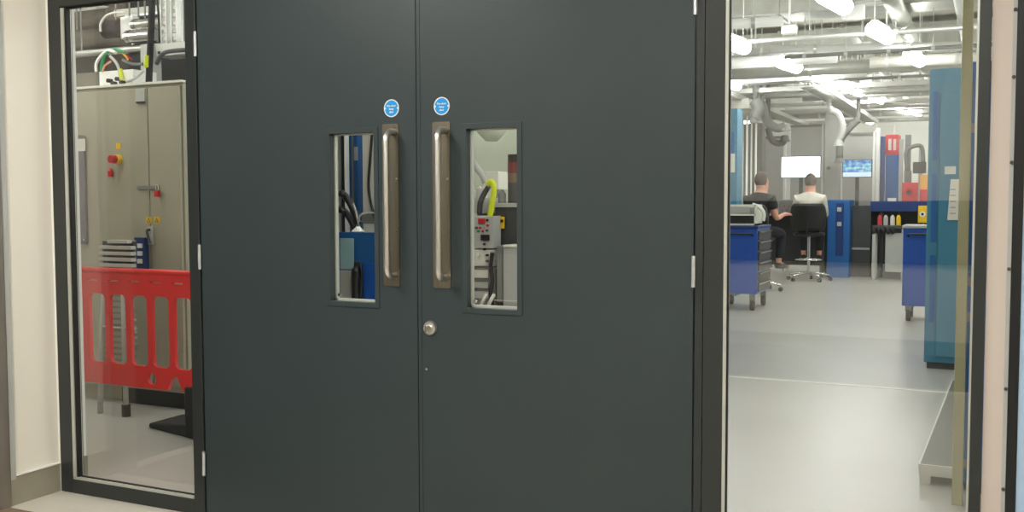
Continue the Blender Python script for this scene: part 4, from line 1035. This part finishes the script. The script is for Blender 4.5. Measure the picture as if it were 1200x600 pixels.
spec = [(-3.0, 6.9, -.1, 7.3, 3.05, .05, WHITE, 'slanting white pipe high above the left edge of the right pane'), (.3, 7.2, 2.3, 7.2, 3.2, .035, MOUNT, 'thin bright conduit above the topmost right lamp'),
 (-2.2, 8.2, 2.2, 8.35, 3.02, .028, MOUNT, 'thin bright conduit just behind the topmost lamp'), (-.4, 9.0, 1.9, 9.0, 2.92, .022, MGREY, 'thin grey conduit across the middle right lamp'),
 (-2.8, 10.3, 1.0, 10.0, 3.1, .045, LGREY, 'grey pipe slanting behind the first lamp'), (.4, 10.4, 2.4, 10.6, 2.98, .07, OFFW, 'off-white pipe behind the lowest right lamp'),
 (-2.9, 11.4, 2.2, 11.5, 2.9, .02, MGREY, 'thin grey conduit across the second lamp'), (-3.0, 12.1, .2, 11.9, 3.0, .05, WHITE, 'white pipe between second and third lamps'),
 (-2.6, 12.95, 2.4, 13.05, 2.88, .03, MOUNT, 'bright conduit above the white screen'), (-1.0, 13.9, 2.6, 13.7, 2.9, .045, LGREY, 'grey pipe above the picture screen'),
 (-3.2, 14.7, 1.6, 14.8, 2.88, .03, WHITE, 'thin white pipe behind the racks'), (-.5, 15.8, 2.7, 15.9, 2.9, .05, DUCT, 'galvanised pipe high over the far blue cabinet'),
 (-3.0, 17.6, 2.7, 17.7, 2.9, .05, LGREY, 'grey pipe crossing near the far wall'), (-3.0, 18.9, 2.7, 18.9, 2.86, .04, DUCT, 'last galvanised pipe before the far wall')]
for (x0, y0, x1, y1, z, r_, mm, lab) in spec: pipe_run((x0, y0, z), (x1, y1, z), r_, mm, lab, n=5)
rnd = random.Random(3)
places = ['over the seated man', 'over the white screen', 'over the picture screen', 'near the tall blue cabinet', 'over the narrow rack', 'above the far blue cabinet', 'at the left edge of the right pane', 'between the lamp rows', 'near the first lamp', 'near the second lamp', 'near the third lamp', 'near the fourth lamp', 'beside the top right lamp', 'beside the middle right lamp', 'beside the lowest right lamp', 'behind the broad duct']
for i, (px, py) in enumerate(((880, 88), (938, 100), (1005, 90), (1058, 108), (905, 104), (1040, 100), (858, 84), (1010, 62), (885, 66), (944, 82), (985, 86), (1015, 96), (1000, 22), (1050, 52), (1085, 92), (925, 40))):
    Zj = 3.05+.04*(i % 5); p = atz(px, py, Zj); s_ = rnd.uniform(.07, .12)
    e = empty('ceiling_box', (p.x, p.y, Zj), 'small pale junction box under the lab ceiling '+places[i], 'junction box')
    B(p.x-s_, p.x+s_, p.y-.06, p.y+.06, Zj, Zj+s_*1.2).build('housing', WHITE if i % 2 else LGREY, e, bevel=.01)
    MB().cyl((p.x, p.y, Zj+s_*1.2), (p.x, p.y, LC-.001), .012, 8).build('drop_rod', WHITE, e)

# ================================================================== world, camera, colour
w = bpy.data.worlds.new('world'); SC.world = w; w.use_nodes = True
w.node_tree.nodes['Background'].inputs[0].default_value = (.9, .95, 1, 1); w.node_tree.nodes['Background'].inputs[1].default_value = .15
cd = bpy.data.cameras.new('camera'); cam = bpy.data.objects.new('camera', cd); COL.objects.link(cam)
cd.sensor_fit = 'HORIZONTAL'; cd.sensor_width = 36; cd.lens = F/1200*36; cd.clip_start = .05; cd.clip_end = 100
M = Matrix((rt, up, -fw)).transposed().to_4x4(); M.translation = CAM; cam.matrix_world = M
SC.camera = cam
SC.view_settings.view_transform = 'Standard'; SC.view_settings.look = 'None'; SC.view_settings.gamma = 1; SC.view_settings.use_curve_mapping = False
SC.view_settings.exposure = 0
